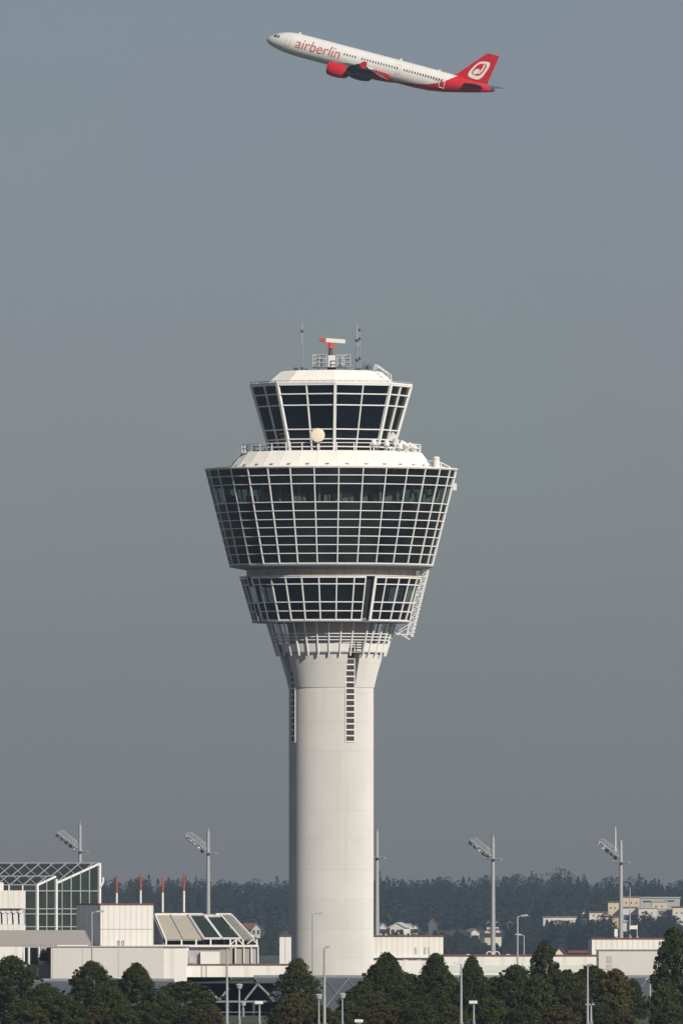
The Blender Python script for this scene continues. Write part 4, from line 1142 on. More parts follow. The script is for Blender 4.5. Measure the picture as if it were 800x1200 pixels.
def high_mast(px, ytop, ybase, Y, label, arm=True, ybar=None, yarm=None, whip=False, base_ring=False):
    c = at(px, HOR, Y); c.z = 0
    h = wz(ytop, Y)
    t = thing('floodlight_mast', label, 'floodlight mast', c, group='tall floodlight masts behind the terminal')
    MB().tube((0, 0, 0), (0, 0, h), .36, .2, 12).build('pole', M['galv'], t, smooth=40)
    if ybar:
        zb = wz(ybar, Y)
        g = MB(); g.lathe([(.45, zb - .05), (.95, zb - .05), (.95, zb + .05), (.45, zb + .05)], 16); g.beam((-1.1, -.2, zb + .1), (1.2, .2, zb - .1), .12, .12)
        g.build('service_ring', M['grey'], t)
    if arm:
        z0 = wz(yarm, Y); k = Y / F
        e = Vector((-26 * k, -.6, z0 + 19 * k)); s0 = Vector((-.3, 0, z0))
        e2, s2 = e + Vector((5.5 * k, 0, 2.0 * k)), s0 + Vector((0, 0, 7.5 * k))
        g = MB()
        for y in (-.5, .5):
            o = Vector((0, y, 0)); g.beam(s0 + o, e + o, .08); g.beam(s2 + o, e2 + o, .06)
            N = 7
            for i in range(N + 1):
                p, q = s0.lerp(e, i / N) + o, s2.lerp(e2, i / N) + o
                g.beam(p, q, .06)
                if i < N: g.beam(p, s2.lerp(e2, (i + 1) / N) + o, .05)
        for i in range(8): g.beam(s0.lerp(e, i / 7) + Vector((0, -.5, 0)), s0.lerp(e, i / 7) + Vector((0, .5, 0)), .08)
        g.build('lattice_arm', M['galv'], t)
        rr = random.Random(px)
        for i, f in enumerate((.98, .76, .55, .34, .14)):
            p = s0.lerp(e, f) + Vector((0, rr.uniform(-.3, .3), 0))
            yw, pt = rr.uniform(-.5, .5), rr.uniform(-.35, .15)
            d = Vector((-.55, -.35 + yw, -.55 + pt)).normalized()
            l = MB(); l.tube(p, p + Vector((0, 0, -.35)), .06, .06, 6); q = p + Vector((0, 0, -.35)); l.tube(q - d * .3, q + d * .2, .14, .32, 10)
            l.build('floodlight', M['palegrey'] if i < 2 else M['grey'], t, smooth=40)
    if whip:
        MB().tube((-.7, 0, h - 1.5), (-.7, 0, h + 1.8), .09, .05, 6).build('whip_antenna', M['frame'], t)
        MB().beam((-.7, 0, h - .8), (0, 0, h - .8), .08).build('bracket', M['grey'], t)
    else:
        MB().tube((0, 0, h + .003), (0, 0, h + .5), .12, .12, 8).build('finial', M['grey'], t)
    return t
high_mast(94, 967, 1012, 2300., 'floodlight mast rising behind the glass hall roof', True, 997, 994)
high_mast(244, 974, 1072, 2250., 'floodlight mast standing behind the skylight pavilion', True, 999, 996)
high_mast(577.3, 981, 1117, 2200., 'floodlight mast behind the long low white building', True, 1006, 1003)
t_ = high_mast(727, 985, 1100, 2240., 'floodlight mast with whip antenna behind the ribbed hall at right', True, 1010, 1004, whip=True)
high_mast(441.5, 974, 1097, 2210., 'slender plain mast close against the right side of the tower shaft', False, 1004.5)
c = at(577.3, 1120, 2012.); c.z = wz(1120.5, 1990.) + .16
t = thing('cable_drum_frame', 'pair of small white curved frames on the roof at the mast foot', 'roof frame', c)
for s in (-1, 1):
    g = MB(); g.path([(s * .42 + .36 * cos(a) * s, 0, .36 * sin(a)) for a in [radians(x) for x in range(0, 181, 30)]], .06); g.build('hoop', M['white'], t)

def thin_pole(px, ytop, ybase, label, Y, knob=False):
    c = at(px, ybase, Y); h = wz(ytop, Y) - c.z
    t = thing('antenna_pole', label, 'antenna pole', c, group='thin poles on the ribbed hall roof')
    MB().tube((0, 0, 0), (0, 0, h), .08, .05, 6).build('pole', M['palegrey'], t)
    MB().tube((0, 0, 0), (0, 0, .25), .2, .2, 8).build('foot', M['grey'], t)
    if knob: MB().box(-.2, .2, -.2, .2, h * .3, h * .3 + .9).build('case', M['white'], t)
    return t
thin_pole(737.5, 1040, 1099.5, 'tall thin pole on the ribbed hall roof beside the mast', 2034.)
thin_pole(745.8, 1083, 1099.5, 'short thin pole on the ribbed hall roof carrying a white panel', 2034.)
thin_pole(721.3, 1093, 1099.5, 'stubby pole with a white case on the ribbed hall roof', 2030., True)
c = at(742, 1085.5, 2033.); t = thing('white_panel_sign', 'small blank white panel fixed between two roof poles', 'panel', c)
MB().box(-.5, .45, -.05, .05, -.35, .1).build('panel', M['white'], t, bevel=.02)
MB().beam((-.5, .15, 0), (.45, .15, 0), .06).build('bracket', M['grey'], t)

def lamp_post(px, ytop, Y, label, side=1, head=10, w=.085, style='arm'):
    c = at(px, HOR, Y); c.z = 0; h = wz(ytop, Y); k = Y / F
    t = thing('lamp_post', label, 'street lamp', c, group='slim grey lamp posts among the trees')
    MB().tube((0, 0, 0), (0, 0, h), w * 1.25, w * .8, 10).build('post', M['galv'], t, smooth=40)
    MB().tube((0, 0, 0), (0, 0, .9), w * 1.9, w * 1.9, 10).build('base_sleeve', M['grey'], t, smooth=40)
    L = head * k
    if style == 'arm':
        MB().beam((0, 0, h - .04), (side * L * .45, 0, h + .08), .08).build('arm', M['galv'], t)
        g = MB(); a, b = side * L * .35, side * L * 1.15
        g.hexa([(a, -.14, h - .02), (b, -.18, h + .05), (b, .18, h + .05), (a, .14, h - .02), (a, -.1, h + .16), (b - side * .1, -.13, h + .24), (b - side * .1, .13, h + .24), (a, .1, h + .16)])
        hd = g.build('lamp_head', M['palegrey'], t, bevel=.03)
        MB().box(min(a, b) + .15, max(a, b) - .1, -.09, .09, h - .06, h - .025).build('lens', M['screen'], hd)
    elif style == 'ball':
        g = MB(); g.tube((0, 0, h - .05), (0, 0, h + .28), .2, .3, 12); g.ball((0, 0, h + .28), .31, .31, .12)
        g.build('lamp_head', M['palegrey'], t, smooth=40)
    elif style == 'double':
        for s in (-1, 1):
            MB().box(min(s * .05, s * .5), max(s * .05, s * .3), -.1, .1, h, h + .12).build('lamp_head', M['palegrey'], t, bevel=.03)
    else:
        g = MB(); g.box(-.42, .3, -.2, .2, h - .02, h + .24); g.build('lamp_head', M['white'], t, bevel=.05)
        MB().box(-.3, .2, -.12, .12, h - .08, h - .025).build('lens', M['screen'], t)
    return t
lamp_post(366.3, 1071, 1720., 'lamp post with one arm before the white tower shaft', 1, 11, .08)
lamp_post(380, 1111, 1440., 'tall lamp post standing in front of the tower foot between trees', 1, 6, .11)
lamp_post(373.5, 1170, 1460., 'low lamp immediately left of the tall post before the tower', 1, 5, .07, 'ball')
lamp_post(401, 1169, 1465., 'low lamp between the tall post and the big dark tree', 1, 5, .07, 'ball')
lamp_post(421, 1198, 1430., 'lamp head just showing at the bottom edge below the big dark tree', 1, 5, .07, 'box')
lamp_post(266, 1112, 1450., 'tall lamp post before the open truss bay', 1, 7, .1)
lamp_post(280.4, 1158, 1500., 'medium lamp post right of the tall one at the truss bay', 1, 3.5, .08, 'ball')
lamp_post(304, 1176.5, 1470., 'low lamp with a wide pale head at the right of the truss bay', 1, 5, .08, 'box')
lamp_post(285, 1178, 1745., 'faint lamp in the shade of the truss bay', 1, 4, .07, 'ball')
lamp_post(108, 1069, 1830., 'lamp post before the shaded flank of the ribbed block', 1, 13, .085)
lamp_post(540, 1130, 1455., 'lamp post with left arm before the conical trees right of the tower', -1, 8, .1)
lamp_post(554.8, 1176, 1470., 'low lamp with a pale box head amid the dark trees', -1, 5, .075, 'box')
lamp_post(606, 1074, 1840., 'tall lamp post with right arm before the long low building', 1, 11, .1)
lamp_post(613.5, 1096, 2150., 'lamp post with left arm behind the long low building', -1, 9, .09)
lamp_post(688, 1132, 1450., 'tall lamp post before trees below the beige block', 1, 3, .09, 'double')
lamp_post(692, 1178, 1470., 'low lamp post tucked beside the tall one below the beige block', 1, 3, .09, 'double')
lamp_post(761, 1148, 1640., 'lamp post between the yellowish tree and the right hand poplar', 1, 3, .09, 'double')
SKY_A, SKY_B, SKY_STR, SUN_E = (.612,.558,.55), (.632,.538,.568), .084, 4.85
# ================================================================== TREES
def leaf_mat(name, a, b, c, trans=.16):
    m, nt, p = new_mat(name)
    at_ = nt.nodes.new('ShaderNodeAttribute'); at_.attribute_name = 'leaf_tone'
    oi = nt.nodes.new('ShaderNodeObjectInfo')
    col = mixc(nt, at_.outputs['Fac'], a, b)
    col = mixc(nt, ramp(nt, noise(nt, .55, 4), .52, .75), col, c)
    col = mixc(nt, mathn(nt, 'MULTIPLY', oi.outputs['Random'], .35), col, (.05, .05, .012))
    nt.links.new(col, p.inputs['Base Color']); p.inputs['Roughness'].default_value = .6; p.inputs['Specular IOR Level'].default_value = .25
    tr = nt.nodes.new('ShaderNodeBsdfTranslucent'); nt.links.new(col, tr.inputs[0])
    mx = nt.nodes.new('ShaderNodeMixShader'); mx.inputs[0].default_value = trans
    nt.links.new(p.outputs[0], mx.inputs[1]); nt.links.new(tr.outputs[0], mx.inputs[2])
    nt.links.new(mx.outputs[0], nt.nodes['Material Output'].inputs['Surface'])
    return m
M['leaf_green'] = leaf_mat('dark_green_leaves', (.014, .023, .005), (.058, .075, .013), (.05, .052, .010))
M['leaf_olive'] = leaf_mat('olive_leaves', (.022, .031, .006), (.078, .086, .016), (.072, .060, .012))
M['leaf_gold'] = leaf_mat('yellowish_leaves', (.06, .058, .014), (.12, .10, .022), (.15, .075, .018))
M['leaf_rust'] = leaf_mat('rust_brown_leaves', (.05, .043, .012), (.105, .075, .02), (.13, .06, .016))
M['bark'] = paint('bark', (.07, .055, .04), .9, .3, 4)

def fast_mesh(name, V, Fq, mat, tone=None):
    """V (n,3) float, Fq (m,3) or (m,4) int"""
    me = bpy.data.meshes.new(name); k = Fq.shape[1]
    me.vertices.add(len(V)); me.vertices.foreach_set('co', V.astype(np.float32).ravel())
    me.loops.add(Fq.size); me.loops.foreach_set('vertex_index', Fq.astype(np.int32).ravel())
    me.polygons.add(len(Fq)); me.polygons.foreach_set('loop_start', np.arange(0, Fq.size, k, dtype=np.int32))
    if tone is not None:
        a = me.attributes.new('leaf_tone', 'FLOAT', 'FACE'); a.data.foreach_set('value', tone.astype(np.float32))
    me.materials.append(mat); me.update(calc_edges=True); me.validate()
    return me

ENV = {
    'round':   [(0, .30), (.10, .72), (.3, .98), (.5, 1.0), (.7, .84), (.85, .55), (.95, .28), (1, .06)],
    'egg':     [(0, .45), (.12, .85), (.28, 1.0), (.5, .86), (.7, .60), (.85, .35), (.95, .16), (1, .03)],
    'cone':    [(0, .62), (.12, 1.0), (.3, .88), (.5, .68), (.7, .45), (.85, .26), (.95, .12), (1, .02)],
    'poplar':  [(0, .45), (.15, .85), (.35, 1.0), (.6, .88), (.8, .6), (.92, .32), (1, .05)],
    'shrub':   [(0, .85), (.25, 1.0), (.5, .92), (.75, .65), (.92, .35), (1, .1)],
}
def env_r(kind, t):
    e = ENV[kind]
    for (ta, ra), (tb, rb) in zip(e, e[1:]):
        if t <= tb: return ra + (rb - ra) * (t - ta) / (tb - ta)
    return e[-1][1]

def crown_mesh(name, kind, H, W, z0, mat, clumps, leaves, lsize, rng, upright=0.0):
    """leaf sized faces gathered in uneven clumps through the crown's volume"""
    cs = []
    # lobes that break the outline
    lob = [(rng.uniform(0, 2 * pi), rng.uniform(.15, .95), rng.uniform(.55, 1.3)) for _ in range(12)]
    while len(cs) < clumps:
        t = rng.uniform(0, 1) ** .85; a = rng.uniform(0, 2 * pi)
        R = env_r(kind, t) * W / 2
        f = 1.0
        for la, lt, lf in lob:
            d = (1 - min(1, abs(((a - la + pi) % (2 * pi)) - pi) / .8)) * (1 - min(1, abs(t - lt) / .22)); f += (lf - 1) * d
        r = R * f * (rng.uniform(.12, 1.0) ** .42)
        cs.append((r * cos(a), r * sin(a), z0 + t * (H - z0) * rng.uniform(.97, 1.02), R))
    size = list(rng.uniform(.30, .72, clumps) * min(1.0, W / 4.5))
    # twigs that poke out of the outline, most of them near the top
    for _ in range(int(clumps * .4)):
        t = rng.uniform(.1, 1.0) ** .6; a = rng.uniform(0, 2 * pi); R = env_r(kind, t) * W / 2
        r = R * rng.uniform(.95, 1.22) + .05
        cs.append((r * cos(a), r * sin(a), z0 + t * (H - z0) + rng.uniform(0, .3), R)); size.append(rng.uniform(.12, .28))
    cs = np.array(cs); size = np.array(size); clumps = len(cs)
    # a few thin shoots poking out at the top
    n = clumps * leaves
    ci = np.repeat(np.arange(clumps), leaves)
    d = rng.normal(0, 1, (n, 3)); d /= np.linalg.norm(d, axis=1)[:, None]
    rad = rng.uniform(.2, 1.0, n) ** .6
    sc = size[ci][:, None] * np.array([1.0, 1.0, .8 + upright])
    C = cs[ci, :3] + d * rad[:, None] * sc
    ax = rng.normal(0, 1, (n, 3)); ax[:, 2] += upright * 1.5; ax /= np.linalg.norm(ax, axis=1)[:, None]
    b = np.cross(ax, d + rng.normal(0, .6, (n, 3))); b /= np.linalg.norm(b, axis=1)[:, None]
    L = rng.uniform(.6, 1.35, n) * lsize; Wd = L * rng.uniform(.45, .7, n)
    V = np.empty((n, 4, 3))
    V[:, 0] = C - ax * L[:, None] * .5; V[:, 2] = C + ax * L[:, None] * .5
    V[:, 1] = C + b * Wd[:, None] * .5; V[:, 3] = C - b * Wd[:, None] * .5
    ctone = rng.uniform(0, 1, clumps)
    tone = np.clip(ctone[ci] * .7 + rng.uniform(0, .45, n) - .05, 0, 1)
    shoots = []
    return fast_mesh(name, V.reshape(-1, 3), np.arange(n * 4).reshape(-1, 4), mat, tone)

def trunk_mb(H, r, rng, z1):
    g = MB(); p = Vector((0, 0, -.15)); rr = r
    N = 6; pts = []
    for i in range(N):
        q = Vector((rng.uniform(-.12, .12), rng.uniform(-.12, .12), z1 * (i + 1) / N)); r2 = r * (1 - .8 * (i + 1) / N)
        g.tube(p, q, rr, r2, 8); pts.append((q, r2)); p, rr = q, r2
    for q, r2 in pts[1:-1]:
        for _ in range(3):
            a = rng.uniform(0, 2 * pi); l = rng.uniform(.5, 1.0) * H * .16
            e = q + Vector((cos(a) * l, sin(a) * l, l * .9)); g.tube(q, e, r2 * .6, r2 * .15, 5)
    return g

TEMPL = {}
def make_tree(kind, mat, seed, H=7.0, W=5.0, clumps=170, leaves=130, lsize=.185, upright=0.0, z0=None):
    key = (kind, mat, seed)
    if key in TEMPL: return TEMPL[key]
    rng = np.random.default_rng(seed)
    z0 = H * .10 if z0 is None else z0
    me = crown_mesh('crown', kind, H, W, z0, M[mat], clumps, leaves, lsize, rng, upright)
    tr = trunk_mb(H, .15 if kind != 'shrub' else .05, rng, H * (.8 if kind != 'shrub' else .5))
    to = tr.build('trunk', M['bark']); tm = to.data; bpy.data.objects.remove(to)
    TEMPL[key] = (me, tm, H, W); return TEMPL[key]
def plant(name, label, cat, spec, px, ytop, Y, wpx, rot, group):
    me, tm, H, W = make_tree(*spec[0], **spec[1])
    c = at(px, HOR, Y); c.z = ground_h(c.x, Y)
    h = wz(ytop, Y) - c.z; w = wpx * Y / F
    t = thing(name, label, cat, c, rot, group)
    t.scale = (w / W, w / W, h / H)
    for nm, m_ in (('crown', me), ('trunk', tm)):
        o = bpy.data.objects.new(nm, m_); COL.objects.link(o); o.parent = t
    return t
ROUND = (('round', 'leaf_green', 3), dict(H=7, W=5.2, clumps=230))
ROUND2 = (('round', 'leaf_olive', 8), dict(H=7, W=5.4, clumps=230))
EGG = (('egg', 'leaf_green', 21), dict(H=7.2, W=4.8, clumps=220))
EGG2 = (('egg', 'leaf_olive', 33), dict(H=7.2, W=4.8, clumps=220))
CONE = (('cone', 'leaf_green', 41), dict(H=7.5, W=4.6, clumps=210, upright=.3))
CONE2 = (('cone', 'leaf_green', 46), dict(H=7.5, W=6.0, clumps=300, upright=.2))
POP = (('poplar', 'leaf_green', 52), dict(H=9, W=2.6, clumps=170, upright=.9, lsize=.18))
POPG = (('poplar', 'leaf_gold', 57), dict(H=7, W=2.6, clumps=150, upright=.8, lsize=.18))
SHR = (('shrub', 'leaf_olive', 61), dict(H=3, W=4, clumps=120, z0=.1))
SHR2 = (('shrub', 'leaf_rust', 66), dict(H=3, W=4, clumps=120, z0=.1))
SHRG = (('shrub', 'leaf_green', 69), dict(H=3, W=4, clumps=120, z0=.1))
G1 = 'young trees in a row before the terminal'
TREES = [
    ('broadleaf_tree', 'broad dark round tree cut by the left picture edge', ROUND, 14, 1124, 1600, 66),
    ('broadleaf_tree', 'lower olive tree between the far left tree and the big round tree', ROUND2, 53, 1154, 1580, 46),
    ('broadleaf_tree', 'big dense round tree before the left end of the plain beige block', ROUND, 108, 1130, 1590, 58),
    ('broadleaf_tree', 'pointed round tree before the middle of the plain beige block', EGG, 160, 1132, 1600, 56),
    ('broadleaf_tree', 'low dark tree squeezed between the round and the pointed tree', SHRG, 133, 1162, 1560, 42),
    ('broadleaf_tree', 'low broad olive tree left of the open truss bay', ROUND2, 216, 1152, 1590, 84),
    ('broadleaf_tree', 'low dark tree between the pointed tree and the low broad olive one', SHRG, 190, 1164, 1570, 40),
    ('broadleaf_tree', 'uneven olive tree right of the truss bay partly before the tower foot', EGG2, 349, 1127, 1600, 58),
    ('conifer', 'large dark conical tree right of the tower foot', CONE2, 453, 1121, 1600, 88),
    ('broadleaf_tree', 'low olive tree on the left skirt of the large dark conical tree', ROUND2, 424, 1156, 1585, 50),
    ('conifer', 'second conical tree right of the tower before the ribbed annex', CONE, 511, 1122, 1610, 66),
    ('conifer', 'bushy dark tree behind the lamp with the left arm', CONE, 553, 1125, 1600, 52),
    ('broadleaf_tree', 'lower round tree before the long low building', ROUND, 604, 1134, 1600, 58),
    ('poplar', 'narrow dark poplar with a tall pointed tip before the long low building', POP, 638, 1106, 1600, 36),
    ('broadleaf_tree', 'low dark tree on the left skirt of the pointed poplar', SHRG, 628, 1150, 1570, 50),
    ('broadleaf_tree', 'broad olive tree right beside the pointed poplar', ROUND2, 664, 1139, 1600, 50),
    ('broadleaf_tree', 'dark tree before the left end of the beige block', ROUND, 692, 1134, 1610, 60),
    ('cypress', 'narrow yellowish tree before the middle of the beige block', POPG, 720, 1138, 1590, 38),
    ('broadleaf_tree', 'small dark sloping tree right of the yellowish one', CONE, 741, 1150, 1620, 42),
    ('conifer', 'low conical tree filling the gap between the two largest conical trees', CONE, 483, 1145, 1612, 44),
    ('conifer', 'low conical tree directly left of the lamp with the left arm', CONE, 530, 1147, 1612, 40),
    ('broadleaf_tree', 'low olive tree between the bushy dark tree and the lower round one', EGG2, 579, 1147, 1612, 44),
    ('poplar', 'tall broad poplar at the right picture edge', POP, 789, 1091, 1600, 46),
    ('broadleaf_tree', 'low dark tree at the foot of the right edge poplar', SHRG, 776, 1158, 1590, 36),
]
for i, (nm, lb, sp_, px, yt, Y_, w_) in enumerate(TREES):
    plant(nm, lb, 'tree', sp_, px, yt, Y_, w_, 1.3 * i, G1)
G2 = 'low shrubs below the trees'
SHRUBS = [(30, 1176, 52, SHR, 'olive shrub below the far left tree'), (78, 1170, 44, SHRG, 'dark shrub between the lower olive tree and the big round tree'), (112, 1181, 44, SHR2, 'rust brown shrub beneath the big round tree'),
          (142, 1180, 40, SHR, 'olive shrub beneath the pointed round tree'), (178, 1178, 46, SHRG, 'dark shrub right below the pointed round tree'), (222, 1182, 52, SHR, 'olive shrub beneath the low broad tree'), (250, 1180, 24, SHR2, 'rust brown shrub beside the tall lamp of the truss bay'),
          (345, 1168, 34, SHR2, 'rust brown shrub at the foot of the uneven olive tree'), (328, 1180, 30, SHRG, 'dark shrub at the right end of the truss bay'), (376, 1182, 40, SHR, 'olive shrub around the tall lamp before the tower'),
          (408, 1178, 40, SHRG, 'dark shrub beside the low lamp left of the large conical tree'), (450, 1180, 56, SHR2, 'brownish shrub at the foot of the large conical tree'), (490, 1176, 44, SHRG, 'dark shrub between the two big conical trees'),
          (528, 1180, 44, SHR, 'olive shrub beside the lamp with left arm'), (574, 1172, 48, SHR, 'olive shrub right of the low box lamp'), (612, 1180, 40, SHRG, 'dark shrub beneath the lower round tree'), (655, 1180, 44, SHR2, 'brownish shrub below the pointed poplar'),
          (700, 1178, 44, SHRG, 'dark shrub beside the double lamps'), (727, 1184, 34, SHR2, 'brownish shrub beneath the yellowish tree'), (790, 1180, 44, SHR, 'olive shrub at the right edge beneath the poplar')]
for i, (px, yt, w_, sp_, lb) in enumerate(SHRUBS):
    plant('shrub', lb, 'shrub', sp_, px, yt, 1545 + (i % 3) * 6, w_, 2.1 * i, G2)
# shrub on the entrance terrace
me, tm, H, W = make_tree(*SHRG[0], **SHRG[1])
for nm, m_ in (('foliage', me), ('stem', tm)):
    o = bpy.data.objects.new(nm, m_); COL.objects.link(o); o.parent = SHRUB_SPOT; o.scale = (.2, .2, .42)
    o.location.z = .35
MB().tube((0, 0, 0), (0, 0, .4), .26, .34, 14).build('pot', M['neck'], SHRUB_SPOT, smooth=40)

# ---- far forest on the hill: one mass of conifers
FS = 1.7     # the wooded hill and its houses lie 8 to 11 km away
def forest():
    rng = np.random.default_rng(99)
    P = []
    def row(y0, y1, n, h0, h1, x0=-1050, x1=1050):
        for _ in range(n): P.append((rng.uniform(x0, x1), FS * rng.uniform(y0, y1), rng.uniform(h0, h1)))
    row(5250, 5500, 780, 18, 23)
    row(5500, 5850, 1180, 19, 26)
    row(5850, 6250, 1560, 21.5, 27)
    # lower wood in front of the hillside houses
    def clump(px0, px1, ytop, Y, n, jit=3):
        for _ in range(n):
            y = FS * (Y + rng.uniform(-60, 60)); x = wx(rng.uniform(px0, px1), y)
            P.append((x, y, max(5, wz(ytop + rng.uniform(-jit, jit * 2), y) - ground_h(x, y))))
    clump(-40, 330, 1092, 4500, 110, 6); clump(300, 480, 1099, 4480, 50); clump(480, 560, 1098, 4480, 30); clump(440, 560, 1093, 4650, 26, 4)
    clump(-900, -40, 1094, 4500, 200, 6); clump(860, 1800, 1090, 4560, 220, 6)
    clump(555, 660, 1106, 4470, 40); clump(595, 650, 1085, 4800, 26); clump(650, 715, 1083, 4560, 42, 4); clump(700, 722, 1092, 4540, 16); clump(745, 790, 1080, 4560, 40, 4); clump(785, 860, 1078, 4560, 30, 5); clump(715, 760, 1096, 4520, 30, 3)
    n = len(P); K = 330
    P = np.array(P); P[:, 2] *= 1 + .07 * np.sin(P[:, 0] * .021 + P[:, 1] * .003) + .06 * np.sin(P[:, 0] * .057 + 1) + np.where(rng.uniform(0, 1, n) < .05, .12, 0); gz = np.array([ground_h(x, y) for x, y, _ in P])
    pi_ = np.repeat(np.arange(n), K)
    t = rng.uniform(0.0, 1, n * K) ** .95
    broad = (rng.uniform(0, 1, n) < .5)
    Rm_ = P[:, 2] * rng.uniform(.2, .31, n)
    prof_ = np.where(broad[pi_], np.sqrt(np.clip(1 - (t * 1.75 - .75) ** 2, 0, 1)) * 1.15, (1 - t) ** .9 * (.85 + .3 * np.sin(t * 22 + pi_) ** 2))
    a = rng.uniform(0, 2 * pi, n * K); r = Rm_[pi_] * prof_ * rng.uniform(.55, 1.05, n * K)
    C = np.stack([P[pi_, 0] + r * np.cos(a), P[pi_, 1] + r * np.sin(a), gz[pi_] + P[pi_, 2] * (.06 + .94 * t)], 1)
    L = (FS * rng.uniform(.8, 1.7, n * K) * np.where(broad[pi_], 1.1, 1.0) * np.clip(1.2 - t, .33, 1))[:, None]
    d = np.stack([np.cos(a), np.sin(a), rng.uniform(-.7, .2, n * K)], 1)
    s = np.stack([-np.sin(a), np.cos(a), rng.uniform(-.3, .3, n * K)], 1)
    up = np.array([0, 0, 1.0])
    V = np.empty((n * K, 3, 3))
    V[:, 0] = C + d * L * .9; V[:, 1] = C - s * L * .75 + up * L * .45; V[:, 2] = C + s * L * .75 + up * L * .45
    tone = np.clip(rng.uniform(0, 1, n)[pi_] * .8 + rng.uniform(0, .3, n * K), 0, 1)
    me = fast_mesh('forest', V.reshape(-1, 3), np.arange(n * K * 3).reshape(-1, 3), M['leaf_far'], tone)
    o = bpy.data.objects.new('forest', me); COL.objects.link(o); o['kind'] = 'stuff'
    return o
M['leaf_far'] = leaf_mat('far_conifer_needles', (.018, .027, .017), (.030, .040, .022), (.026, .035, .018), .4)
forest()

# ---- houses on the hillside
M['yellow'] = paint('pale_yellow_render', (.68, .60, .42), .8, .1, .2)
M['creamwall'] = paint('cream_render', (.72, .67, .58), .8, .1, .2)
M['whiterender'] = paint('white_render', (.70, .68, .64), .8, .1, .2)
M['orange'] = paint('orange_render', (.62, .44, .28), .8, .1, .2)
M['greyrender'] = paint('grey_render', (.48, .48, .45), .8, .1, .2)
M['darkrender'] = paint('weathered_timber', (.13, .12, .115), .9, .2, .3)
M['tile'] = paint('red_roof_tiles', (.20, .08, .06), .8, .2, .3)
M['darktile'] = paint('brown_roof_tiles', (.20, .13, .11), .8, .2, .3)
GH = 'houses on the wooded hillside'
def flat_house(label, x0, x1, ytop, ybot, Y, wall, roof='tile', depth=17, wins=(), name='apartment_house', dark=()):
    Y = Y * FS if Y > 4000 else Y
    B = thing(name, label, 'building', (0, 0, 0), group=GH)
    zb = min(ground_h(wx(x0, Y), Y), wz(ybot, Y)) - .3
    MB().box(wx(x0, Y), wx(x1, Y), Y, Y + depth, zb, wz(ytop, Y)).build('wall', M[wall], B)
    MB().box(wx(x0, Y) - .5, wx(x1, Y) + .5, Y - .5, Y + depth + .5, wz(ytop, Y) + .005, wz(ytop, Y) + .6).build('roof', M[roof], B)
    for px, py, w, h in wins:
        MB().box(wx(px - w / 2, Y), wx(px + w / 2, Y), Y - .04, Y - .004, wz(py + h / 2, Y), wz(py - h / 2, Y)).build('window', M['slotglass'], B)
    for a, b, c_, d_ in dark:
        MB().box(wx(a, Y), wx(b, Y), Y - .9, Y - .006, wz(d_, Y), wz(d_ - 1.2, Y)).build('balcony', M[wall], B)
        MB().box(wx(a, Y), wx(b, Y), Y - .05, Y - .006, wz(d_ - 1.4, Y), wz(c_, Y)).build('loggia', M['slate'], B)
    return B
def gable_house(label, px, w, yridge, yeave, ybot, Y, wall, roof='tile', rot=0.0, wins=((-.25, .5), (.25, .5))):
    Y = Y * FS if Y > 4000 else Y; k = Y / 5000
    c = at(px, HOR, Y); c.z = ground_h(c.x, Y) - .3
    B = thing('gabled_house', label, 'building', c, rot, GH)
    W = w * Y / F; ze = wz(yeave, Y) - c.z; zr = wz(yridge, Y) - c.z; D = 10.0 * k; h = W / 2
    MB().add([(-h, 0, 0), (h, 0, 0), (h, 0, ze), (0, 0, zr), (-h, 0, ze), (-h, D, 0), (h, D, 0), (h, D, ze), (0, D, zr), (-h, D, ze)],
             [(0, 1, 2, 3, 4), (9, 8, 7, 6, 5), (0, 4, 9, 5), (1, 6, 7, 2), (2, 7, 8, 3), (3, 8, 9, 4), (0, 5, 6, 1)]).build('wall', M[wall], B)
    g = MB(); s = (zr - ze) / h
    for sd in (-1, 1):
        a, b = (sd * (h + .4 * k), -.5, ze - .4 * k * s + .02), (0, -.5, zr + .02)
        g.hexa([a, b, (0, D + .5, b[2]), (a[0], D + .5, a[2]), (a[0], a[1], a[2] + .3 * k), (0, -.5, b[2] + .3 * k), (0, D + .5, b[2] + .3 * k), (a[0], D + .5, a[2] + .3 * k)])
    g.build('roof', M[roof], B)
    for u, v in wins:
        z = (wz(ybot, Y) - c.z) * (1 - v) + ze * v
        MB().box(u * W - .5 * k, u * W + .5 * k, -.04, -.004, z - .65 * k, z + .65 * k).build('window', M['slotglass'], B)
    return B
flat_house('yellow apartment block just left of the right hand floodlight mast', 712, 725, 1057.5, 1071, 5010, 'yellow', wins=((715, 1064, 1.6, 2), (720, 1064, 1.6, 2)))
flat_house('yellow upper storey block right behind the right hand floodlight mast', 728.5, 749, 1051.5, 1064, 5040, 'yellow', 'darktile', wins=((733, 1058, 1.5, 2), (739, 1058, 1.5, 2), (745, 1058, 1.5, 2)))
flat_house('long pale grey top storey with dark window bands on the hill', 749.5, 796, 1052.5, 1066, 5060, 'greyrender', 'greyrender', wins=((760, 1056.5, 14, 2), (783, 1056, 12, 2)))
flat_house('yellow wing below the pale grey top storey', 763, 781, 1057, 1068, 5035, 'yellow', 'greyrender', wins=((768, 1062, 1.6, 2), (775, 1062, 1.6, 2)))
flat_house('grey white terrace block low beside the right hand mast', 729, 747, 1064, 1082, 5000, 'whiterender', 'darktile', dark=((730, 746, 1072, 1080),))
flat_house('wide cream block in the middle of the hillside estate', 747.5, 769.5, 1064.5, 1084, 4995, 'creamwall', 'greyrender', wins=((751, 1074, 1.5, 3), (757, 1070, 1.5, 2), (763, 1070, 1.5, 2)))
flat_house('block with a big dark loggia in the hillside estate', 770, 787.2, 1066, 1082, 5002, 'creamwall', 'greyrender', dark=((771, 786, 1067.5, 1074), (771, 786, 1074.6, 1080)))
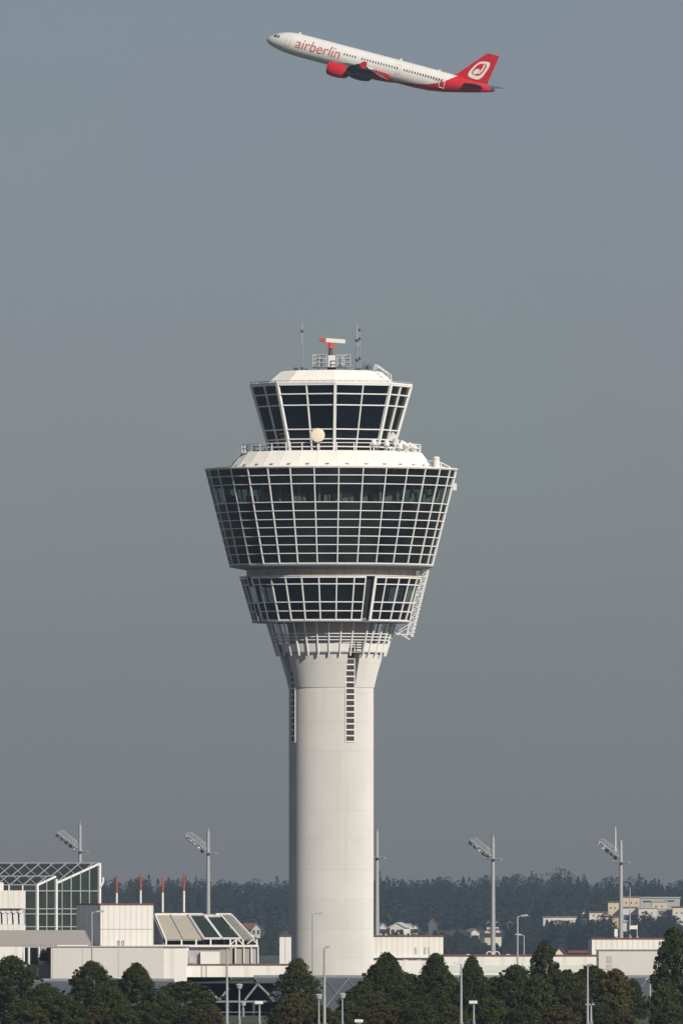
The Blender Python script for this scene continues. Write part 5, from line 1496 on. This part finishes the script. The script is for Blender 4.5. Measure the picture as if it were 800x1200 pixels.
flat_house('cream block with reddish roof at the right picture edge', 787.5, 815, 1063.5, 1086, 4990, 'creamwall', wins=((792, 1070, 1.6, 2), (798, 1070, 1.6, 2), (792, 1077, 1.6, 2)))
flat_house('long low cream house left of the yellow block', 690, 711.5, 1069.5, 1076, 5005, 'creamwall', wins=((695, 1073, 1.6, 2), (701, 1073, 1.6, 2), (707, 1073, 1.6, 2)))
flat_house('small orange house in front of the yellow block', 717, 725, 1075, 1089, 4900, 'orange', wins=((721, 1081, 1.8, 2),))
flat_house('small cream annex left below the yellow block', 709, 716.6, 1074.5, 1080, 4910, 'creamwall', 'tile')
flat_house('flat roofed white house with wide eaves left of the hillside estate', 636, 675, 1075, 1078.3, 5000, 'whiterender', 'darktile')
flat_house('yellowish lower storey beneath the wide white eaves', 648, 672, 1078.9, 1084.5, 4990, 'yellow', 'creamwall', wins=((652, 1082, 1.8, 2.4), (659, 1082, 1.8, 2.4), (666, 1082, 1.8, 2.4)))
flat_house('small pale house half hidden by trees below the white eaves', 642, 652, 1085.5, 1090, 4900, 'whiterender', 'darktile')
gable_house('small white gabled house alone left of the wide white eaves', 684, 5, 1068, 1071, 1076, 5010, 'whiterender')
gable_house('pale gabled house left of the mast behind the long low building', 556.5, 9.5, 1089, 1092.5, 1104, 4700, 'creamwall', 'darktile', .15, ((-.25, .45), (.25, .45)))
gable_house('yellowish gabled house right beside that mast', 571.5, 8, 1089.5, 1092.5, 1100, 4720, 'yellow', 'darktile', -.1)
gable_house('pale gabled house just right of the mast behind the long low building', 583.5, 7, 1089, 1092, 1099, 4730, 'creamwall', 'darktile', .1)
gable_house('tiny white gable uphill left of that mast', 572, 4, 1079.5, 1082, 1086, 4950, 'whiterender')
gable_house('tiny white gable uphill right of that mast', 582, 4, 1079.5, 1082, 1086, 4960, 'whiterender')
gable_house('tiny lone house uphill between that mast and the tall lamp', 597, 4, 1080, 1082, 1085, 4960, 'whiterender', 'darktile')
gable_house('white house nearest the tower shaft above the ribbed annex', 449, 8, 1083, 1087, 1096, 4760, 'whiterender', 'greyrender', .1)
gable_house('large cream house in the middle above the ribbed annex', 465, 17, 1082, 1086.5, 1096, 4740, 'creamwall', 'greyrender', -.15, ((-.3, .45), (.3, .45)))
gable_house('white house with a grey roof right of the large cream house above the annex', 480, 11, 1083.5, 1087, 1096, 4770, 'whiterender', 'greyrender', .2)
gable_house('small white house farthest right above the ribbed annex', 487, 4.5, 1084, 1086.5, 1096, 4750, 'whiterender', 'darktile')
gable_house('faint reddish roofed house in the wood left of the tower', 300, 16, 1083, 1089, 1096, 4800, 'greyrender', 'tile', .9)
gable_house('house with a faint dark gable in the wood right of the annex', 507, 10, 1077, 1083, 1092, 4900, 'darkrender', 'darktile', 0, ())
gable_house('red roofed house peeping over the long low building', 656, 13, 1110.5, 1118, 1121, 3600, 'creamwall', 'tile', 0, ())
flat_house('long red roof edge behind the long low building near the ribbed hall', 668, 690, 1117, 1121, 3600, 'tile', 'tile')

# ================================================================== AIR
g = MB(); g.box(-2480, 2480, -340, 14900, -4, 262)
HZ = g.build('haze', M['white'])
HZ['kind'] = 'stuff'; HZ.display_type = 'WIRE'
hm = bpy.data.materials.new('air'); hm.use_nodes = True; nt = hm.node_tree
nt.nodes.remove(nt.nodes['Principled BSDF'])
pv = nt.nodes.new('ShaderNodeVolumePrincipled')
pv.inputs['Color'].default_value = (.60, .79, 1.0, 1); pv.inputs['Density'].default_value = 4.6e-5; pv.inputs['Anisotropy'].default_value = .3
nt.links.new(pv.outputs[0], nt.nodes['Material Output'].inputs['Volume'])
HZ.data.materials.clear(); HZ.data.materials.append(hm)

# ================================================================== SKY, SUN, CAMERA
SUN_EL, SUN_AZ = radians(27.5), radians(180 - 34)     # azimuth clockwise from +Y: behind the camera, to the right
w = bpy.data.worlds.new('World'); SC.world = w; w.use_nodes = True
nt = w.node_tree; bg = nt.nodes['Background']
sky = nt.nodes.new('ShaderNodeTexSky'); sky.sky_type = 'NISHITA'; sky.sun_disc = False
sky.sun_elevation = SUN_EL; sky.sun_rotation = SUN_AZ
sky.altitude = 450; sky.air_density = .76; sky.dust_density = 1.0; sky.ozone_density = 2.0
# a thin, barely textured veil of high cloud tints the sky grey
tc = nt.nodes.new('ShaderNodeTexCoord'); mp = nt.nodes.new('ShaderNodeMapping'); mp.inputs['Scale'].default_value = (26, 26, 34)
nt.links.new(tc.outputs['Generated'], mp.inputs[0])
nz = nt.nodes.new('ShaderNodeTexNoise'); nz.inputs['Scale'].default_value = 1.6; nz.inputs['Detail'].default_value = 4
nt.links.new(mp.outputs[0], nz.inputs['Vector'])
veil = ramp(nt, nz.outputs['Fac'], .35, .68)
c1 = mixc(nt, veil, SKY_A, SKY_B)
c2 = mixc(nt, 1.0, sky.outputs[0], c1, 'MULTIPLY')
nt.links.new(c2, bg.inputs[0]); bg.inputs[1].default_value = SKY_STR
sd = bpy.data.lights.new('sun', 'SUN'); sd.energy = SUN_E; sd.angle = radians(.53); sd.color = (1.0, .945, .85)
so = bpy.data.objects.new('sun', sd); COL.objects.link(so)
sv = Vector((sin(SUN_AZ) * cos(SUN_EL), cos(SUN_AZ) * cos(SUN_EL), sin(SUN_EL)))
so.rotation_euler = sv.to_track_quat('Z', 'Y').to_euler(); so.location = sv * 300

cd = bpy.data.cameras.new('camera'); cd.sensor_fit = 'VERTICAL'; cd.sensor_height = 36; cd.lens = 36 * F / 1200.0
cd.shift_y = (HOR - 600) / 1200.0; cd.clip_start = 1; cd.clip_end = 60000
co = bpy.data.objects.new('camera', cd); COL.objects.link(co); co.location = (0, 0, CAM_Z); co.rotation_euler = (radians(90), 0, 0)
SC.camera = co
SC.view_settings.view_transform = 'Standard'; SC.view_settings.look = 'None'; SC.view_settings.exposure = 0; SC.view_settings.gamma = 1
SC.view_settings.use_curve_mapping = False
SC.render.resolution_x, SC.render.resolution_y = 682, 1024
SC.render.engine = 'CYCLES'
cy = SC.cycles
cy.max_bounces = 6; cy.diffuse_bounces = 3; cy.glossy_bounces = 3; cy.transmission_bounces = 4; cy.transparent_max_bounces = 8; cy.volume_bounces = 0
cy.use_denoising = True; cy.use_adaptive_sampling = False
cy.sample_clamp_indirect = 4
